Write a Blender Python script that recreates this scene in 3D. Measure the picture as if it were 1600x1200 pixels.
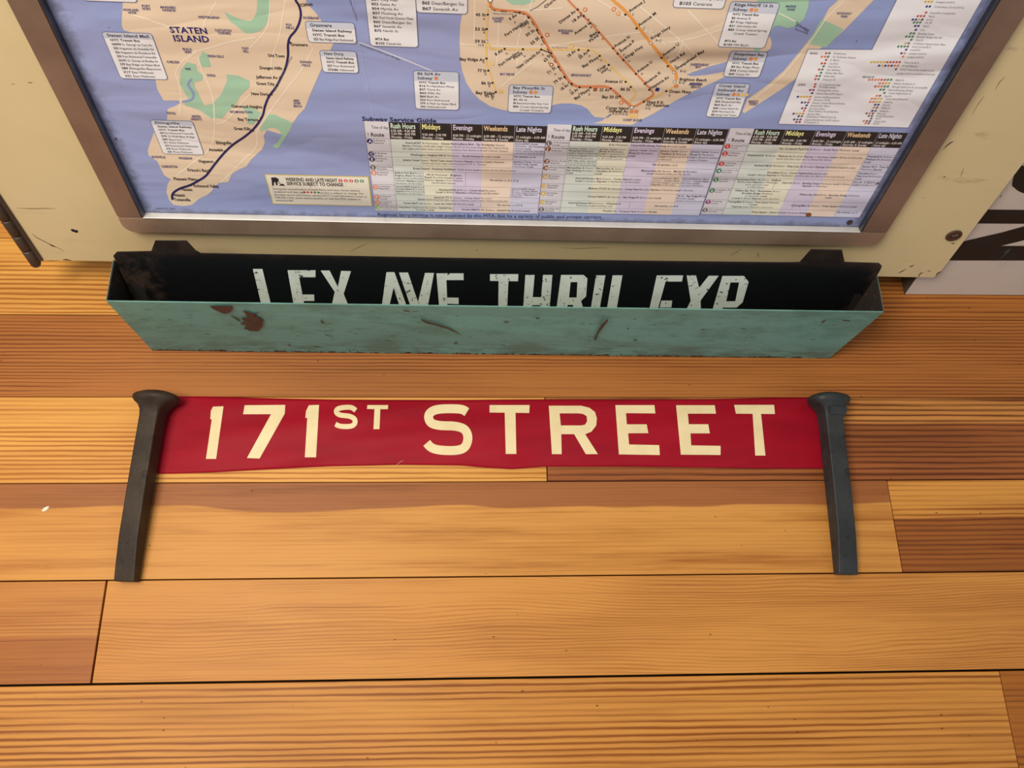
import bpy, bmesh, math, random
import numpy as np
from mathutils import Vector, Matrix
random.seed(7)
for o in list(bpy.data.objects): bpy.data.objects.remove(o)
S = bpy.context.scene
COL = S.collection

# ------------------------------------------------------------------ camera
PIT, YAW, ROL, FPX, CAMZ = (math.radians(70.88667), math.radians(7.97009), math.radians(7.634), 1202.0, 0.637)
_f = np.array([math.sin(YAW)*math.cos(PIT), math.cos(YAW)*math.cos(PIT), -math.sin(PIT)])
_r0 = np.array([math.cos(YAW), -math.sin(YAW), 0.0]); _u0 = np.cross(_r0, _f)
_r = math.cos(ROL)*_r0 + math.sin(ROL)*_u0
_u = -math.sin(ROL)*_r0 + math.cos(ROL)*_u0
CAM = np.array([0, 0, CAMZ])
cd = bpy.data.cameras.new('camera'); cam = bpy.data.objects.new('camera', cd); COL.objects.link(cam)
cd.sensor_width = 36; cd.lens = FPX/1600*36; cd.clip_start = .01
cam.matrix_world = Matrix(((_r[0], _u[0], -_f[0], 0), (_r[1], _u[1], -_f[1], 0), (_r[2], _u[2], -_f[2], CAMZ), (0, 0, 0, 1)))
S.camera = cam

# ------------------------------------------------------------------ world, lamps, exposure
w = bpy.data.worlds.new('room_light'); S.world = w; w.use_nodes = True
w.node_tree.nodes['Background'].inputs[0].default_value = (.96, .97, 1.0, 1)
w.node_tree.nodes['Background'].inputs[1].default_value = .34
def area(name, loc, target, size, power, col):
    l = bpy.data.lights.new(name, 'AREA'); l.shape = 'DISK'; l.size = size; l.energy = power; l.color = col
    o = bpy.data.objects.new(name, l); COL.objects.link(o); o.location = loc
    o.rotation_euler = (Vector(target)-Vector(loc)).to_track_quat('-Z', 'Y').to_euler()
    return o
area('ceiling_lamp', (-.52, .03, 1.30), (-.1, .12, 0), .60, 14.5, (1.0, .90, .76))
area('window_light', (1.5, -1.6, 1.9), (0, .15, 0), .9, 4.5, (.78, .88, 1.0))
S.view_settings.view_transform = 'Standard'; S.view_settings.look = 'None'
S.view_settings.exposure = 0.12; S.view_settings.gamma = 1.0; S.view_settings.use_curve_mapping = False

# ------------------------------------------------------------------ geometry helpers
def ray(x, y): return _f*FPX + _r*(x-800) + _u*(600-y)
def flo(x, y, z=0.0):
    d = ray(x, y); return CAM + d*((z-CAMZ)/d[2])
def unit(v): return v/np.linalg.norm(v)
class Plane:                       # a real plane in the room: origin, right, up, outward normal
    def __init__(s, O, h, up): s.O = np.array(O); s.h = unit(np.array(h)); s.n = unit(np.cross(s.h, up)); s.up = np.cross(s.n, s.h)
    def uv(s, x, y, off=0.0):
        d = ray(x, y); O = s.O + s.n*off; X = CAM + d*(np.dot(O-CAM, s.n)/np.dot(d, s.n)) - O
        return (float(X@s.h), float(X@s.up))
    def mat(s):
        return Matrix(((s.h[0], s.up[0], s.n[0], s.O[0]), (s.h[1], s.up[1], s.n[1], s.O[1]), (s.h[2], s.up[2], s.n[2], s.O[2]), (0, 0, 0, 1)))
class MB:
    def __init__(s): s.v = []; s.f = []
    def face(s, pts):
        b = len(s.v); s.v += [tuple(map(float, p)) for p in pts]; s.f.append(list(range(b, b+len(pts))))
    def mesh(s, vs, fs):
        b = len(s.v); s.v += [tuple(map(float, p)) for p in vs]; s.f += [[b+i for i in f] for f in fs]
    def flat(s, uv, wz): s.face([(p[0], p[1], wz) for p in ccw(uv)])
    def box(s, a, b):
        x0, y0, z0 = a; x1, y1, z1 = b
        s.mesh([(x0,y0,z0),(x1,y0,z0),(x1,y1,z0),(x0,y1,z0),(x0,y0,z1),(x1,y0,z1),(x1,y1,z1),(x0,y1,z1)], BOXF)
    def hexa(s, vs): s.mesh(vs, BOXF)
    def prism(s, uv, w0, w1):
        uv = ccw(uv); n = len(uv)
        s.mesh([(p[0], p[1], w0) for p in uv]+[(p[0], p[1], w1) for p in uv],
               [list(range(n-1, -1, -1)), list(range(n, 2*n))]+[[i, (i+1)%n, n+(i+1)%n, n+i] for i in range(n)])
    def build(s, name, mat, parent=None, smooth=False, bevel=0, seg=1, sub=0, **props):
        m = bpy.data.meshes.new(name); m.from_pydata(s.v, [], s.f); m.update()
        if bevel or sub:
            bm = bmesh.new(); bm.from_mesh(m)
            if bevel:
                bmesh.ops.remove_doubles(bm, verts=bm.verts, dist=1e-7)
                bmesh.ops.bevel(bm, geom=[e for e in bm.edges if len(e.link_faces) == 2 and e.calc_face_angle(0) > .4], offset=bevel, segments=seg, affect='EDGES', clamp_overlap=True)
            bm.to_mesh(m); bm.free()
        if smooth: m.shade_smooth()
        m.materials.append(mat)
        o = bpy.data.objects.new(name, m); COL.objects.link(o)
        if parent: o.parent = parent
        for k, v in props.items(): o[k] = v
        return o
BOXF = [[3,2,1,0],[4,5,6,7],[0,1,5,4],[1,2,6,5],[2,3,7,6],[3,0,4,7]]
def ccw(uv):
    a = sum(uv[i-1][0]*uv[i][1]-uv[i][0]*uv[i-1][1] for i in range(len(uv)))
    return list(uv) if a > 0 else list(uv)[::-1]
def thing(name, label, cat, group=None, mat=None):
    o = bpy.data.objects.new(name, None); COL.objects.link(o); o.empty_display_size = .02
    o['label'] = label; o['category'] = cat
    if group: o['group'] = group
    if mat is not None: o.matrix_world = mat
    return o
def smooth_path(P, n=5, closed=False):
    P = [np.array(p, float) for p in P]; out = []; N = len(P)
    for i in range(N if closed else N-1):
        g = (lambda k: P[k % N]) if closed else (lambda k: P[min(max(k, 0), N-1)])
        a, b, c, d = g(i-1), g(i), g(i+1), g(i+2)
        for k in range(n):
            t = k/n
            out.append(.5*((2*b)+(-a+c)*t+(2*a-5*b+4*c-d)*t*t+(-a+3*b-3*c+d)*t**3))
    if not closed: out.append(P[-1])
    return out
def ribbon(mb, P, wd, put):
    P = [np.array(p, float) for p in P]; L = []; R = []
    for i, p in enumerate(P):
        a = P[max(i-1, 0)]; b = P[min(i+1, len(P)-1)]; t = b-a; t = t/(np.linalg.norm(t)+1e-12); n = np.array((-t[1], t[0]))
        L.append(put(p+n*wd/2)); R.append(put(p-n*wd/2))
    n = len(P); mb.mesh(L+R, [[n+i, n+i+1, i+1, i] for i in range(n-1)])

# ------------------------------------------------------------------ materials
def wl(c): return lin((c[0]*.965, c[1]*.96, c[2]*.90))
def lin(c, k=1.0):
    return tuple(k*((x/255/12.92) if x/255 <= .04045 else ((x/255+.055)/1.055)**2.4) for x in c)+(1,)
class NT:
    def __init__(s, name):
        s.m = bpy.data.materials.new(name); s.m.use_nodes = True; s.t = s.m.node_tree; s.b = s.t.nodes['Principled BSDF']
    def n(s, typ, **kw):
        nd = s.t.nodes.new(typ)
        for k, v in kw.items():
            if k[0] == 'i' and k[1:].isdigit(): s.set(nd.inputs[int(k[1:])], v)
            elif k.startswith('in_'): s.set(nd.inputs[k[3:].replace('_', ' ')], v)
            else: setattr(nd, k, v)
        return nd
    def set(s, sock, v):
        if isinstance(v, bpy.types.NodeSocket): s.t.links.new(v, sock)
        else: sock.default_value = v
    def math(s, op, a, b=0.0, c=0.0): return s.n('ShaderNodeMath', operation=op, i0=a, i1=b, i2=c).outputs[0]
    def obj(s, sc=(1,1,1), loc=(0,0,0), rot=(0,0,0)):
        t = s.n('ShaderNodeTexCoord').outputs['Object']
        return s.n('ShaderNodeMapping', i0=t, in_Scale=sc, in_Location=loc, in_Rotation=rot).outputs[0]
    def noise(s, vec, scale=1, detail=3, rough=.5, dist=0.0): return s.n('ShaderNodeTexNoise', in_Vector=vec, in_Scale=scale, in_Detail=detail, in_Roughness=rough, in_Distortion=dist).outputs[0]
    def ramp(s, v, a, b, lo=0.0, hi=1.0): return s.n('ShaderNodeMapRange', interpolation_type='SMOOTHSTEP', i0=v, i1=a, i2=b, i3=lo, i4=hi).outputs[0]
    def mix(s, f, a, b, blend='MIX'):
        nd = s.n('ShaderNodeMix', data_type='RGBA', blend_type=blend)
        s.set(nd.inputs[0], f); s.set(nd.inputs[6], a); s.set(nd.inputs[7], b); return nd.outputs[2]
    def bump(s, h, strength=.3, dist=.001, nrm=None):
        nd = s.n('ShaderNodeBump', in_Strength=strength, in_Distance=dist, in_Height=h)
        if nrm is not None: s.set(nd.inputs['Normal'], nrm)
        return nd.outputs[0]
    def out(s, col=None, rough=None, metal=None, nrm=None, spec=None, coat=None):
        for k, v in (('Base Color', col), ('Roughness', rough), ('Metallic', metal), ('Normal', nrm), ('Specular IOR Level', spec), ('Coat Weight', coat)):
            if v is not None: s.set(s.b.inputs[k], v)
        return s.m
def plain(name, c, rough=.6, metal=0.0, k=1.0, spec=None): return NT(name).out(lin(c, k), rough, metal, spec=spec)

def wood(name, light, dark, freq=260, ring=.6, warp=.004, wx=2.0, fibre=.5, heart=None, edge=None, streak=.3, specks=.3, seed=0.0, wavy=.002, broad=.35, irr=9.0):
    """one pine board: growth rings along X, optional darker heartwood on one side of a wavy line at Y=edge"""
    N = NT(name); t = N.n('ShaderNodeTexCoord').outputs['Object']
    sx = N.n('ShaderNodeSeparateXYZ', i0=t).outputs
    def nz(kx, ky, det=3, off=0, rough=.5):
        v = N.n('ShaderNodeCombineXYZ', i0=N.math('MULTIPLY_ADD', sx[0], kx, seed+off), i1=N.math('MULTIPLY', sx[1], ky), i2=seed*1.7+off).outputs[0]
        return N.noise(v, 1.0, det, rough)
    wv = N.math('MULTIPLY_ADD', nz(wx, 16, 2), warp*2, N.math('MULTIPLY', nz(18, 120, 3, 5), .0020))
    y = N.math('ADD', sx[1], wv)
    ph = N.math('MULTIPLY_ADD', y, freq*6.2832, N.math('MULTIPLY', nz(.9, 55, 3, 9, .55), irr))
    r = N.math('MULTIPLY_ADD', N.math('SINE', ph), .5, .5)
    r = N.math('POWER', r, 2.4)
    r = N.math('MULTIPLY', r, N.ramp(nz(2.2, 34, 3, 3), .32, .58, .25, 1.3))
    fb = N.math('ADD', N.math('MULTIPLY', N.ramp(nz(9, 900, 3, 11, .6), .35, .72), .6), N.math('MULTIPLY', N.ramp(nz(6, 430, 3, 13, .6), .42, .66), .75))
    st = N.ramp(nz(5, 85, 4, 17, .6), .47, .72)
    br = N.ramp(nz(4, 22, 3, 23), .3, .7)
    f = N.math('ADD', N.math('MULTIPLY', r, ring), N.math('MULTIPLY_ADD', fb, fibre*.62, -fibre*.22))
    f = N.math('ADD', f, N.math('MULTIPLY', st, streak))
    f = N.math('ADD', f, N.math('MULTIPLY_ADD', br, broad, -broad*.4))
    f = N.n('ShaderNodeClamp', i0=f).outputs[0]
    col = N.mix(f, light, dark); col = N.mix(N.ramp(nz(2.5, 12, 2, 51), .42, .75, 0, .30), col, N.mix(.5, dark, lin((190, 120, 50))))
    if heart is not None:
        d = N.math('SUBTRACT', N.math('ADD', sx[1], N.math('MULTIPLY_ADD', nz(5, 6, 2, 31), wavy*8, -wavy*4)), edge[0])
        m = N.ramp(d, -edge[1], edge[1])
        hc = N.mix(f, heart[0], heart[1])
        col = N.mix(m, col, hc) if edge[2] > 0 else N.mix(m, hc, col)
    vo = N.n('ShaderNodeTexVoronoi', voronoi_dimensions='2D', in_Vector=N.n('ShaderNodeCombineXYZ', i0=N.math('MULTIPLY_ADD', sx[0], 52, seed), i1=N.math('MULTIPLY', sx[1], 95), i2=seed).outputs[0], in_Scale=1.0)
    pick = N.math('GREATER_THAN', N.n('ShaderNodeSeparateXYZ', i0=vo.outputs['Color']).outputs[0], 1-specks*.13)
    sp = N.math('MULTIPLY', N.ramp(N.math('DIVIDE', vo.outputs['Distance'], N.math('MULTIPLY_ADD', N.n('ShaderNodeSeparateXYZ', i0=vo.outputs['Color']).outputs[1],   .060, .012)), .55, 1.1, 1, 0), pick)
    col = N.mix(N.math('MULTIPLY', sp, .75), col, lin((60, 34, 16)))
    h = N.math('SUBTRACT', N.math('MULTIPLY_ADD', r, -.5, N.math('MULTIPLY', fb, -.4)), sp)
    gl = N.math('MULTIPLY_ADD', nz(7, 9, 3, 41), .14, .40)
    return N.out(col, gl, 0.0, N.bump(h, .10, .0006), spec=.22)

def painted(name, base, worn, rust, wear=.5, rustamt=.0, scale=60, rough=.45, stretch=(1, 1, 1), edgez=None, spec=.4):
    N = NT(name); c = N.obj(stretch)
    a = N.ramp(N.noise(c, scale*.25, 5, .62), .4, .7); b = N.ramp(N.noise(c, scale*1.1, 6, .7), .52, .72)
    col = N.mix(N.math('MULTIPLY', a, wear), base, worn)
    col = N.mix(N.math('MULTIPLY', b, wear*.6), col, worn)
    if rustamt:
        k = N.ramp(N.noise(c, scale*2.2, 6, .75), .70-rustamt*.12, .73-rustamt*.12)
        col = N.mix(k, col, rust)
    hh = N.noise(c, scale*3, 4)
    return N.out(col, N.math('MULTIPLY_ADD', a, .15, rough), 0.0, N.bump(hh, .1, .0006), spec=spec)

# shared crumple of the map paper: long folds that run across the sheet
def wrinkle(N):
    t = N.n('ShaderNodeTexCoord').outputs['Object']
    a = N.n('ShaderNodeMapping', i0=t, in_Scale=(2.2, 11, 1), in_Rotation=(0, 0, .12)).outputs[0]
    b = N.n('ShaderNodeMapping', i0=t, in_Scale=(5, 17, 1), in_Rotation=(0, 0, -.10)).outputs[0]
    ra = N.math('ABSOLUTE', N.math('SUBTRACT', N.noise(a, 1.0, 2, .45, .4), .5))
    rb = N.math('ABSOLUTE', N.math('SUBTRACT', N.noise(b, 1.0, 3, .5, .3), .5))
    return N.math('ADD', N.math('MULTIPLY', N.ramp(ra, 0, .16), .16), N.math('MULTIPLY', rb, .30))
_pc = {}
def paper(c, k=1.10):
    if (c, k) in _pc: return _pc[(c, k)]
    N = NT('print_%d_%d_%d' % c); h = wrinkle(N)
    _pc[(c, k)] = N.out(lin(c, k), .42, 0.0, N.bump(h, 1.0, .021), spec=.35)
    return _pc[(c, k)]

# ------------------------------------------------------------------ structure: floor of pine boards, wall behind
ORg, ORd = wl((205, 142, 74)), wl((160, 92, 38))
YL, YD = wl((222, 160, 84)), wl((168, 100, 40))
RL, RD = wl((186, 112, 54)), wl((122, 62, 28))
HL, HD = wl((160, 98, 60)), wl((122, 68, 38))
sub = MB(); sub.box((-1.3, -.75, -.06), (1.4, .56, -.0165))
floor = sub.build('floor', plain('subfloor', (30, 18, 10), .9), kind='structure')
EDG = [-.5535, -.477, -.4005, -.325, -.2495, -.1735, -.0975, -.022, .0545, .132, .2065, .2825, .358, .4336, .51, .55]
WOODS = {
 (6, 0): dict(light=wl((212, 148, 74)), dark=wl((138, 76, 26)), freq=215, ring=.85, warp=.0015, specks=1.0, streak=.15, seed=3.1, fibre=.55, broad=.25, irr=7.0),
 (6, 1): dict(light=wl((182, 112, 48)), dark=wl((120, 66, 24)), freq=200, ring=.6, warp=.002, seed=8.4),
 (7, 0): dict(light=wl((206, 142, 76)), dark=wl((160, 96, 44)), freq=380, ring=.40, warp=.002, specks=.2, irr=5.0, seed=5.2, heart=(wl((176, 108, 56)), wl((134, 74, 34))), edge=(.012, .0012, -1), wavy=.0002),
 (7, 1): dict(light=wl((212, 148, 78)), dark=wl((164, 100, 46)), freq=400, ring=.42, warp=.016, wx=3.0, streak=.22, specks=.35, seed=1.3, broad=.5, irr=5.0),
 (8, 0): dict(light=wl((216, 154, 82)), dark=wl((168, 104, 46)), freq=320, ring=.16, warp=.005, streak=.6, seed=6.6, specks=.3, fibre=.55, heart=(wl((166, 104, 62)), wl((128, 74, 42))), edge=(.1105, .0010, 1), wavy=.0034),
 (8, 1): dict(light=wl((218, 154, 78)), dark=wl((150, 86, 34)), freq=240, ring=.6, warp=.003, seed=2.7, heart=(wl((164, 98, 48)), wl((112, 60, 28))), edge=(.100, .001, -1), wavy=.0012),
 (9, 0): dict(light=wl((230, 170, 92)), dark=wl((176, 108, 44)), freq=250, ring=.80, warp=.002, irr=7.0, streak=.2, seed=4.9, specks=.3),
 (9, 1): dict(light=wl((204, 140, 76)), dark=wl((110, 58, 28)), freq=210, ring=.75, warp=.002, seed=7.5, heart=(wl((162, 96, 54)), wl((100, 52, 28))), edge=(.183, .001, -1), wavy=.0006),
 (10, 0): dict(light=wl((178, 112, 58)), dark=wl((124, 68, 30)), freq=300, ring=.75, warp=.002, seed=9.2, specks=.4, streak=.2),
 (11, 0): dict(light=wl((234, 174, 92)), dark=wl((164, 100, 38)), freq=230, irr=7.0, ring=.85, warp=.004, seed=11.3, streak=.2),
 (11, 1): dict(light=wl((190, 120, 58)), dark=wl((118, 64, 26)), freq=220, ring=.75, warp=.002, seed=12.1),
 (12, 0): dict(light=wl((226, 164, 84)), dark=wl((178, 110, 46)), freq=200, ring=.6, warp=.003, seed=13.7),
}
JOINT = {6: [.4167], 7: [-.2913], 8: [.352], 9: [.0593], 10: [], 11: [.02], 12: [.25], 5: [-.1], 4: [.3], 3: [-.4], 2: [.1], 1: [.5], 0: [-.2], 13: [-.1], 14: [.3]}
for i in range(len(EDG)-1):
    xs = [-1.25]+JOINT[i]+[1.35]
    for k in range(len(xs)-1):
        g0 = .0008 if i == 7 else (.0005 if i == 8 else .00028); g1 = .0008 if i == 6 else (.0005 if i == 7 else .00028)
        ge = .0008 if i in (7,) else .0004
        mb = MB(); dz = random.uniform(-.0002, 0)
        mb.box((xs[k]+ge, EDG[i]+g0, -.016), (xs[k+1]-ge, EDG[i+1]-g1, dz))
        p = WOODS.get((i, k)) or (lambda g: dict(light=wl((214*g, 150*g, 80*g)), dark=wl((158*g, 94*g, 42*g)), seed=i*3.3+k, freq=230, irr=7.0))(random.uniform(.86, 1.02))
        mb.build('plank', wood('pine_%d_%d' % (i, k), **p), floor, bevel=.0003)

# the leaning panel's plane (bottom right corner of the panel is its origin)
PN = Plane((.4130, .3099, .0300), (.9999, -.0031, -.0120), (.0124, .2531, .9674))
PTOP = .60
mw = MB()
_ty = PN.O[1] + PN.up[1]*PTOP + .0042
mw.box((-1.3, _ty, -.02), (1.4, _ty+.05, 1.15))
mw.build('wall_back', painted('wall_paint', lin((205, 196, 178)), lin((190, 180, 160)), lin((120, 100, 80)), .3), kind='structure')

# ------------------------------------------------------------------ cream steel panel with the metal map frame and hinge
cream = NT('cream_paint'); _c = cream.obj()
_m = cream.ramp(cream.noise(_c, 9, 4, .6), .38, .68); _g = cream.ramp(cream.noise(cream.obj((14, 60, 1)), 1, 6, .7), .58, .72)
_s = cream.ramp(cream.noise(_c, 210, 4, .6), .70, .735)
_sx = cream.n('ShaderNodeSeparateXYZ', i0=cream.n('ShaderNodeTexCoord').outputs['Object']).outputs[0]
_rt = cream.ramp(_sx, -.12, -.05, .25, 1.0)  # grime on the right, deepened to paint in the lamp falloff there
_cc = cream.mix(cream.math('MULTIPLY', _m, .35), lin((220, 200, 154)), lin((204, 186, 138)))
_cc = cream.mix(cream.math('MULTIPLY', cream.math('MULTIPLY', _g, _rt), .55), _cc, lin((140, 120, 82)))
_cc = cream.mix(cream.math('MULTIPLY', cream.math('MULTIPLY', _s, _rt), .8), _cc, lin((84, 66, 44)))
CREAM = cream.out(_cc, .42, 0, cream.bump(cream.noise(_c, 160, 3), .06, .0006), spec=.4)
DARKM = plain('dark_steel', (62, 54, 48), .5, .6)
BLACK = plain('black_gap', (20, 17, 14), .8)
def brushed(name, c, c2, rough, metal):
    N = NT(name); a = N.noise(N.obj(), 14, 4, .6); b = N.noise(N.obj(), 140, 4, .7)
    col = N.mix(N.ramp(a, .35, .65), lin(c), lin(c2)); col = N.mix(N.ramp(b, .6, .75, 0, .3), col, lin((70, 55, 45)))
    return N.out(col, N.math('MULTIPLY_ADD', b, .2, rough), metal, N.bump(b, .05, .0004))
BRONZE = brushed('bronze_frame', (150, 124, 106), (132, 108, 92), .36, .45)
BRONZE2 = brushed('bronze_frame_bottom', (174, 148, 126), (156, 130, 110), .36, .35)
STEEL_SHADED = brushed('lip_steel_shaded', (112, 116, 128), (84, 86, 96), .28, .85)  # side lips: shade and dark reflections painted into the lip steel
STEEL_LIT = brushed('lip_steel_lit', (244, 240, 232), (230, 224, 214), .34, .45)  # bottom lip: same steel, with the light it catches painted in

panel = thing('car_panel', 'cream painted steel car panel leaning back, with brown metal map frame', 'panel', mat=PN.mat())
mb = MB(); rr = .006
mb.prism([(-.7795, .0033), (-.003, 0), (0, .003), (0, PTOP), (-.7795, PTOP)], -.004, 0)
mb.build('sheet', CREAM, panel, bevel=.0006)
for uu in (-.66, -.18):          # feet behind the sheet carry it clear of the floor
    mb = MB(); zz = lambda u, w: None
    c = PN.O + PN.h*uu - PN.n*.0042
    inv = PN.mat().inverted()
    pts = []
    for (du, hgt, back) in ((0, 0, 0), (.05, 0, 0), (.05, 0, 1), (0, 0, 1), (0, 1, 0), (.05, 1, 0), (.05, 1, 1), (0, 1, 1)):
        b0 = c + PN.h*du + PN.up*(.03 if hgt else 0) - PN.n*(.03*back)
        if not hgt: b0 = b0 - PN.up*(b0[2]/PN.up[2])
        pts.append(tuple(inv @ Vector(b0)))
    mb.hexa([pts[i] for i in (3, 2, 1, 0, 7, 6, 5, 4)]); mb.build('foot', DARKM, panel)

FO, FI, FH = (-.6945, -.0760, .0440, .56), (-.6742, -.0992, .0614, .538), .006   # outer and inner rectangle of the frame
LIP = .0010
frame = MB()
def arc(cx, cy, r, a0, a1, n=6): return [(cx+r*math.cos(math.radians(a0+(a1-a0)*i/n)), cy+r*math.sin(math.radians(a0+(a1-a0)*i/n))) for i in range(n+1)]
q = .009
br = [(FO[0], FI[2]-LIP)]+arc(FO[0]+q, FO[2]+q, q, 180, 270)+arc(FO[1]-q, FO[2]+q, q, 270, 360)+[(FO[1], FI[2]-LIP)]
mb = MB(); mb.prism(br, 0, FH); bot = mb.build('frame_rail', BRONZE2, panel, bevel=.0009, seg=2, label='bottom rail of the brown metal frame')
tr = [(FO[0], FI[3]+LIP), (FO[1], FI[3]+LIP)]+arc(FO[1]-q, FO[3]-q, q, 0, 90)+arc(FO[0]+q, FO[3]-q, q, 90, 180)
mb = MB(); mb.prism(tr, 0, FH); mb.build('frame_rail', BRONZE, panel, bevel=.0009, seg=2)
mb = MB(); mb.prism([(FO[0], FI[2]-LIP+.0002), (FI[0]-LIP, FI[2]-LIP+.0002), (FI[0]-LIP, FI[3]+LIP-.0002), (FO[0], FI[3]+LIP-.0002)], 0, FH); mb.build('frame_rail', BRONZE, panel, bevel=.0009, seg=2)
mb = MB(); mb.prism([(FI[1]+LIP, FI[2]-LIP+.0002), (FO[1], FI[2]-LIP+.0002), (FO[1], FI[3]+LIP-.0002), (FI[1]+LIP, FI[3]+LIP-.0002)], 0, FH); mb.build('frame_rail', BRONZE, panel, bevel=.0009, seg=2)
def lip(a, b, na, nb, mat):             # a,b: outer ends (u,v); na,nb: inner ends - rounded bead that drops to the map
    mb = MB(); prof = [(0, FH-.0006), (.12, FH+.0002), (.3, FH+.0004), (.5, FH-.0002), (.7, FH-.0016), (.88, FH-.0034), (1, .0008)]
    A = [(a[0]+(na[0]-a[0])*t, a[1]+(na[1]-a[1])*t, h) for t, h in prof]; B = [(b[0]+(nb[0]-b[0])*t, b[1]+(nb[1]-b[1])*t, h) for t, h in prof]
    n = len(prof); mb.mesh(A+B, [[i, n+i, n+i+1, i+1] for i in range(n-1)])
    mb.build('frame_lip', mat, panel, smooth=True)
o = [(FI[0]-LIP, FI[2]-LIP), (FI[1]+LIP, FI[2]-LIP), (FI[1]+LIP, FI[3]+LIP), (FI[0]-LIP, FI[3]+LIP)]
n4 = [(FI[0], FI[2]), (FI[1], FI[2]), (FI[1], FI[3]), (FI[0], FI[3])]
for k in range(4): lip(o[k], o[(k+1) % 4], n4[k], n4[(k+1) % 4], STEEL_LIT if k == 0 else STEEL_SHADED)
# hinge on the left edge
def cyl(mb, u, v0, v1, r, wz, n=12, dome=False):
    rings = [(v0+.0, .55), (v0+.0004, .9), (v0+.001, 1), (v1-.001, 1), (v1-.0004, .9), (v1, .55)]
    if dome: rings = [(v0-.003, .35), (v0-.002, .75), (v0, 1)] + rings[3:]
    vs = [(u+r*k*math.cos(2*math.pi*i/n), vv, wz+r*k*math.sin(2*math.pi*i/n)) for vv, k in rings for i in range(n)]
    fs = [[j*n+(i+1) % n, j*n+i, (j+1)*n+i, (j+1)*n+(i+1) % n] for j in range(len(rings)-1) for i in range(n)]
    fs += [list(range(n)), list(range((len(rings)-1)*n, len(rings)*n))[::-1]]
    mb.mesh(vs, fs)
HG = brushed('hinge_steel', (96, 84, 74), (80, 70, 62), .42, .6)
mb = MB(); mb.prism([(-.7835, .004), (-.777, .004), (-.777, PTOP-.004), (-.7835, PTOP-.004)], .0002, .0014); hinge = mb.build('hinge', HG, panel)
v = .0005; k = 0
while v < PTOP-.02:
    mb = MB(); cyl(mb, -.7845, v, v+.0166, .0042, .001, dome=(k == 0)); mb.build('knuckle', HG, hinge, smooth=True); v += .0172; k += 1
# oval slotted washer at lower right
eu, ev = PN.uv(1490, 367.5)
mb = MB(); ring = [(math.cos(2*math.pi*i/24), math.sin(2*math.pi*i/24)) for i in range(24)]
mb.prism([(eu+.0066*a, ev+.0062*b) for a, b in ring], 0, .0014)
esc = mb.build('escutcheon', plain('brown_steel', (92, 70, 54), .45, .5), panel, bevel=.0005, label='oval brown washer with a slot')
mb = MB(); mb.prism([(eu-.0036, ev-.0018), (eu+.0040, ev+.0002), (eu+.0040, ev+.0022), (eu-.0030, ev+.0004)], .0014, .0016); mb.build('slot', BLACK, esc)
mb = MB(); mb.prism([(eu-.0022, ev+.0000), (eu+.0026, ev+.0014), (eu+.0026, ev+.0021), (eu-.0020, ev+.0007)], .0016, .0018); mb.build('slot_edge', plain('bare_metal', (215, 205, 190), .3, .8), esc)
# scratches, chips and a hole in the paint
def scr(P, wpx, name='scratch', mat=None, off=.0001):
    mb = MB(); put = lambda p: (*PN.uv(p[0], p[1]), off)
    n = len(P); L = []; R = []
    for i, p in enumerate(P):
        a = np.array(P[max(i-1, 0)], float); b = np.array(P[min(i+1, n-1)], float); t = unit(b-a); nn = np.array((-t[1], t[0])); ww = wpx*(1 if 0 < i < n-1 else .3)
        L.append(put(np.array(p)+nn*ww/2)); R.append(put(np.array(p)-nn*ww/2))
    mb.mesh(L+R, [[i, i+1, n+i+1, n+i] for i in range(n-1)]); return mb.build(name, mat or CHIP, panel)
CHIP = plain('bare_rust', (72, 52, 36), .7); GRIME = plain('grime', (150, 128, 90), .6)
mb = MB(); mb.flat([(*PN.uv(x, y),) for x, y in ((110, 358.5), (113, 357.5), (117, 359), (121, 359.5), (122.5, 362), (120, 364), (116, 362.5), (112.5, 361.5))], .0001); mb.build('paint_hole', BLACK, panel)
scr([(26, 325), (50, 326), (70, 325.5), (87, 326)], 1.3, mat=GRIME); scr([(50, 365), (57, 371), (75, 380), (101, 392.5)], .9)
scr([(77, 381.5), (82, 384), (88, 386)], 2); scr([(17, 132), (20, 131.4), (24, 131)], 1, mat=GRIME); scr([(43, 129), (47, 129), (51, 129.5)], 1.2)
scr([(98, 406), (103, 405.5), (112, 407)], 2); scr([(66, 407), (80, 407.3), (95, 407.4)], 1)
scr([(1403, 427), (1409, 424), (1416, 420.5)], 1.4); scr([(1421, 417), (1424, 416), (1428, 414)], 1.6)
scr([(1434, 434), (1436, 430), (1439, 426.5), (1443, 426)], 1.4); scr([(1462, 432), (1465, 427), (1471, 424)], 2.2); scr([(1449, 424), (1451, 423.5), (1454, 423)], 1.3)
scr([(1474, 233), (1480, 227), (1486, 222.5), (1490, 221)], 1.6); scr([(1486, 380), (1489, 380.3), (1492, 380.5)], 1.6)
scr([(1501, 276), (1503, 270), (1506, 262)], 1.3, mat=GRIME); scr([(1474, 276), (1475.5, 276), (1477, 276)], 1.8); scr([(1562, 308), (1563.5, 307), (1565, 305)], 1.6)
scr([(877, 387), (905, 388.5), (930, 387), (952, 387)], .9, mat=GRIME); scr([(545, 394), (560, 386), (575, 380)], .8, mat=GRIME); scr([(744, 390.5), (745, 390.8), (746, 391)], 1.4)
scr([(1140, 400), (1150, 394), (1158, 389)], 1.0, mat=GRIME); scr([(1184, 395), (1185, 398), (1184.5, 402)], 1.8, mat=GRIME); scr([(1518, 180), (1530, 160), (1538, 150)], 1.2, mat=GRIME); scr([(1555, 140), (1562, 128), (1570, 120)], 1.4, mat=GRIME)

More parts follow.
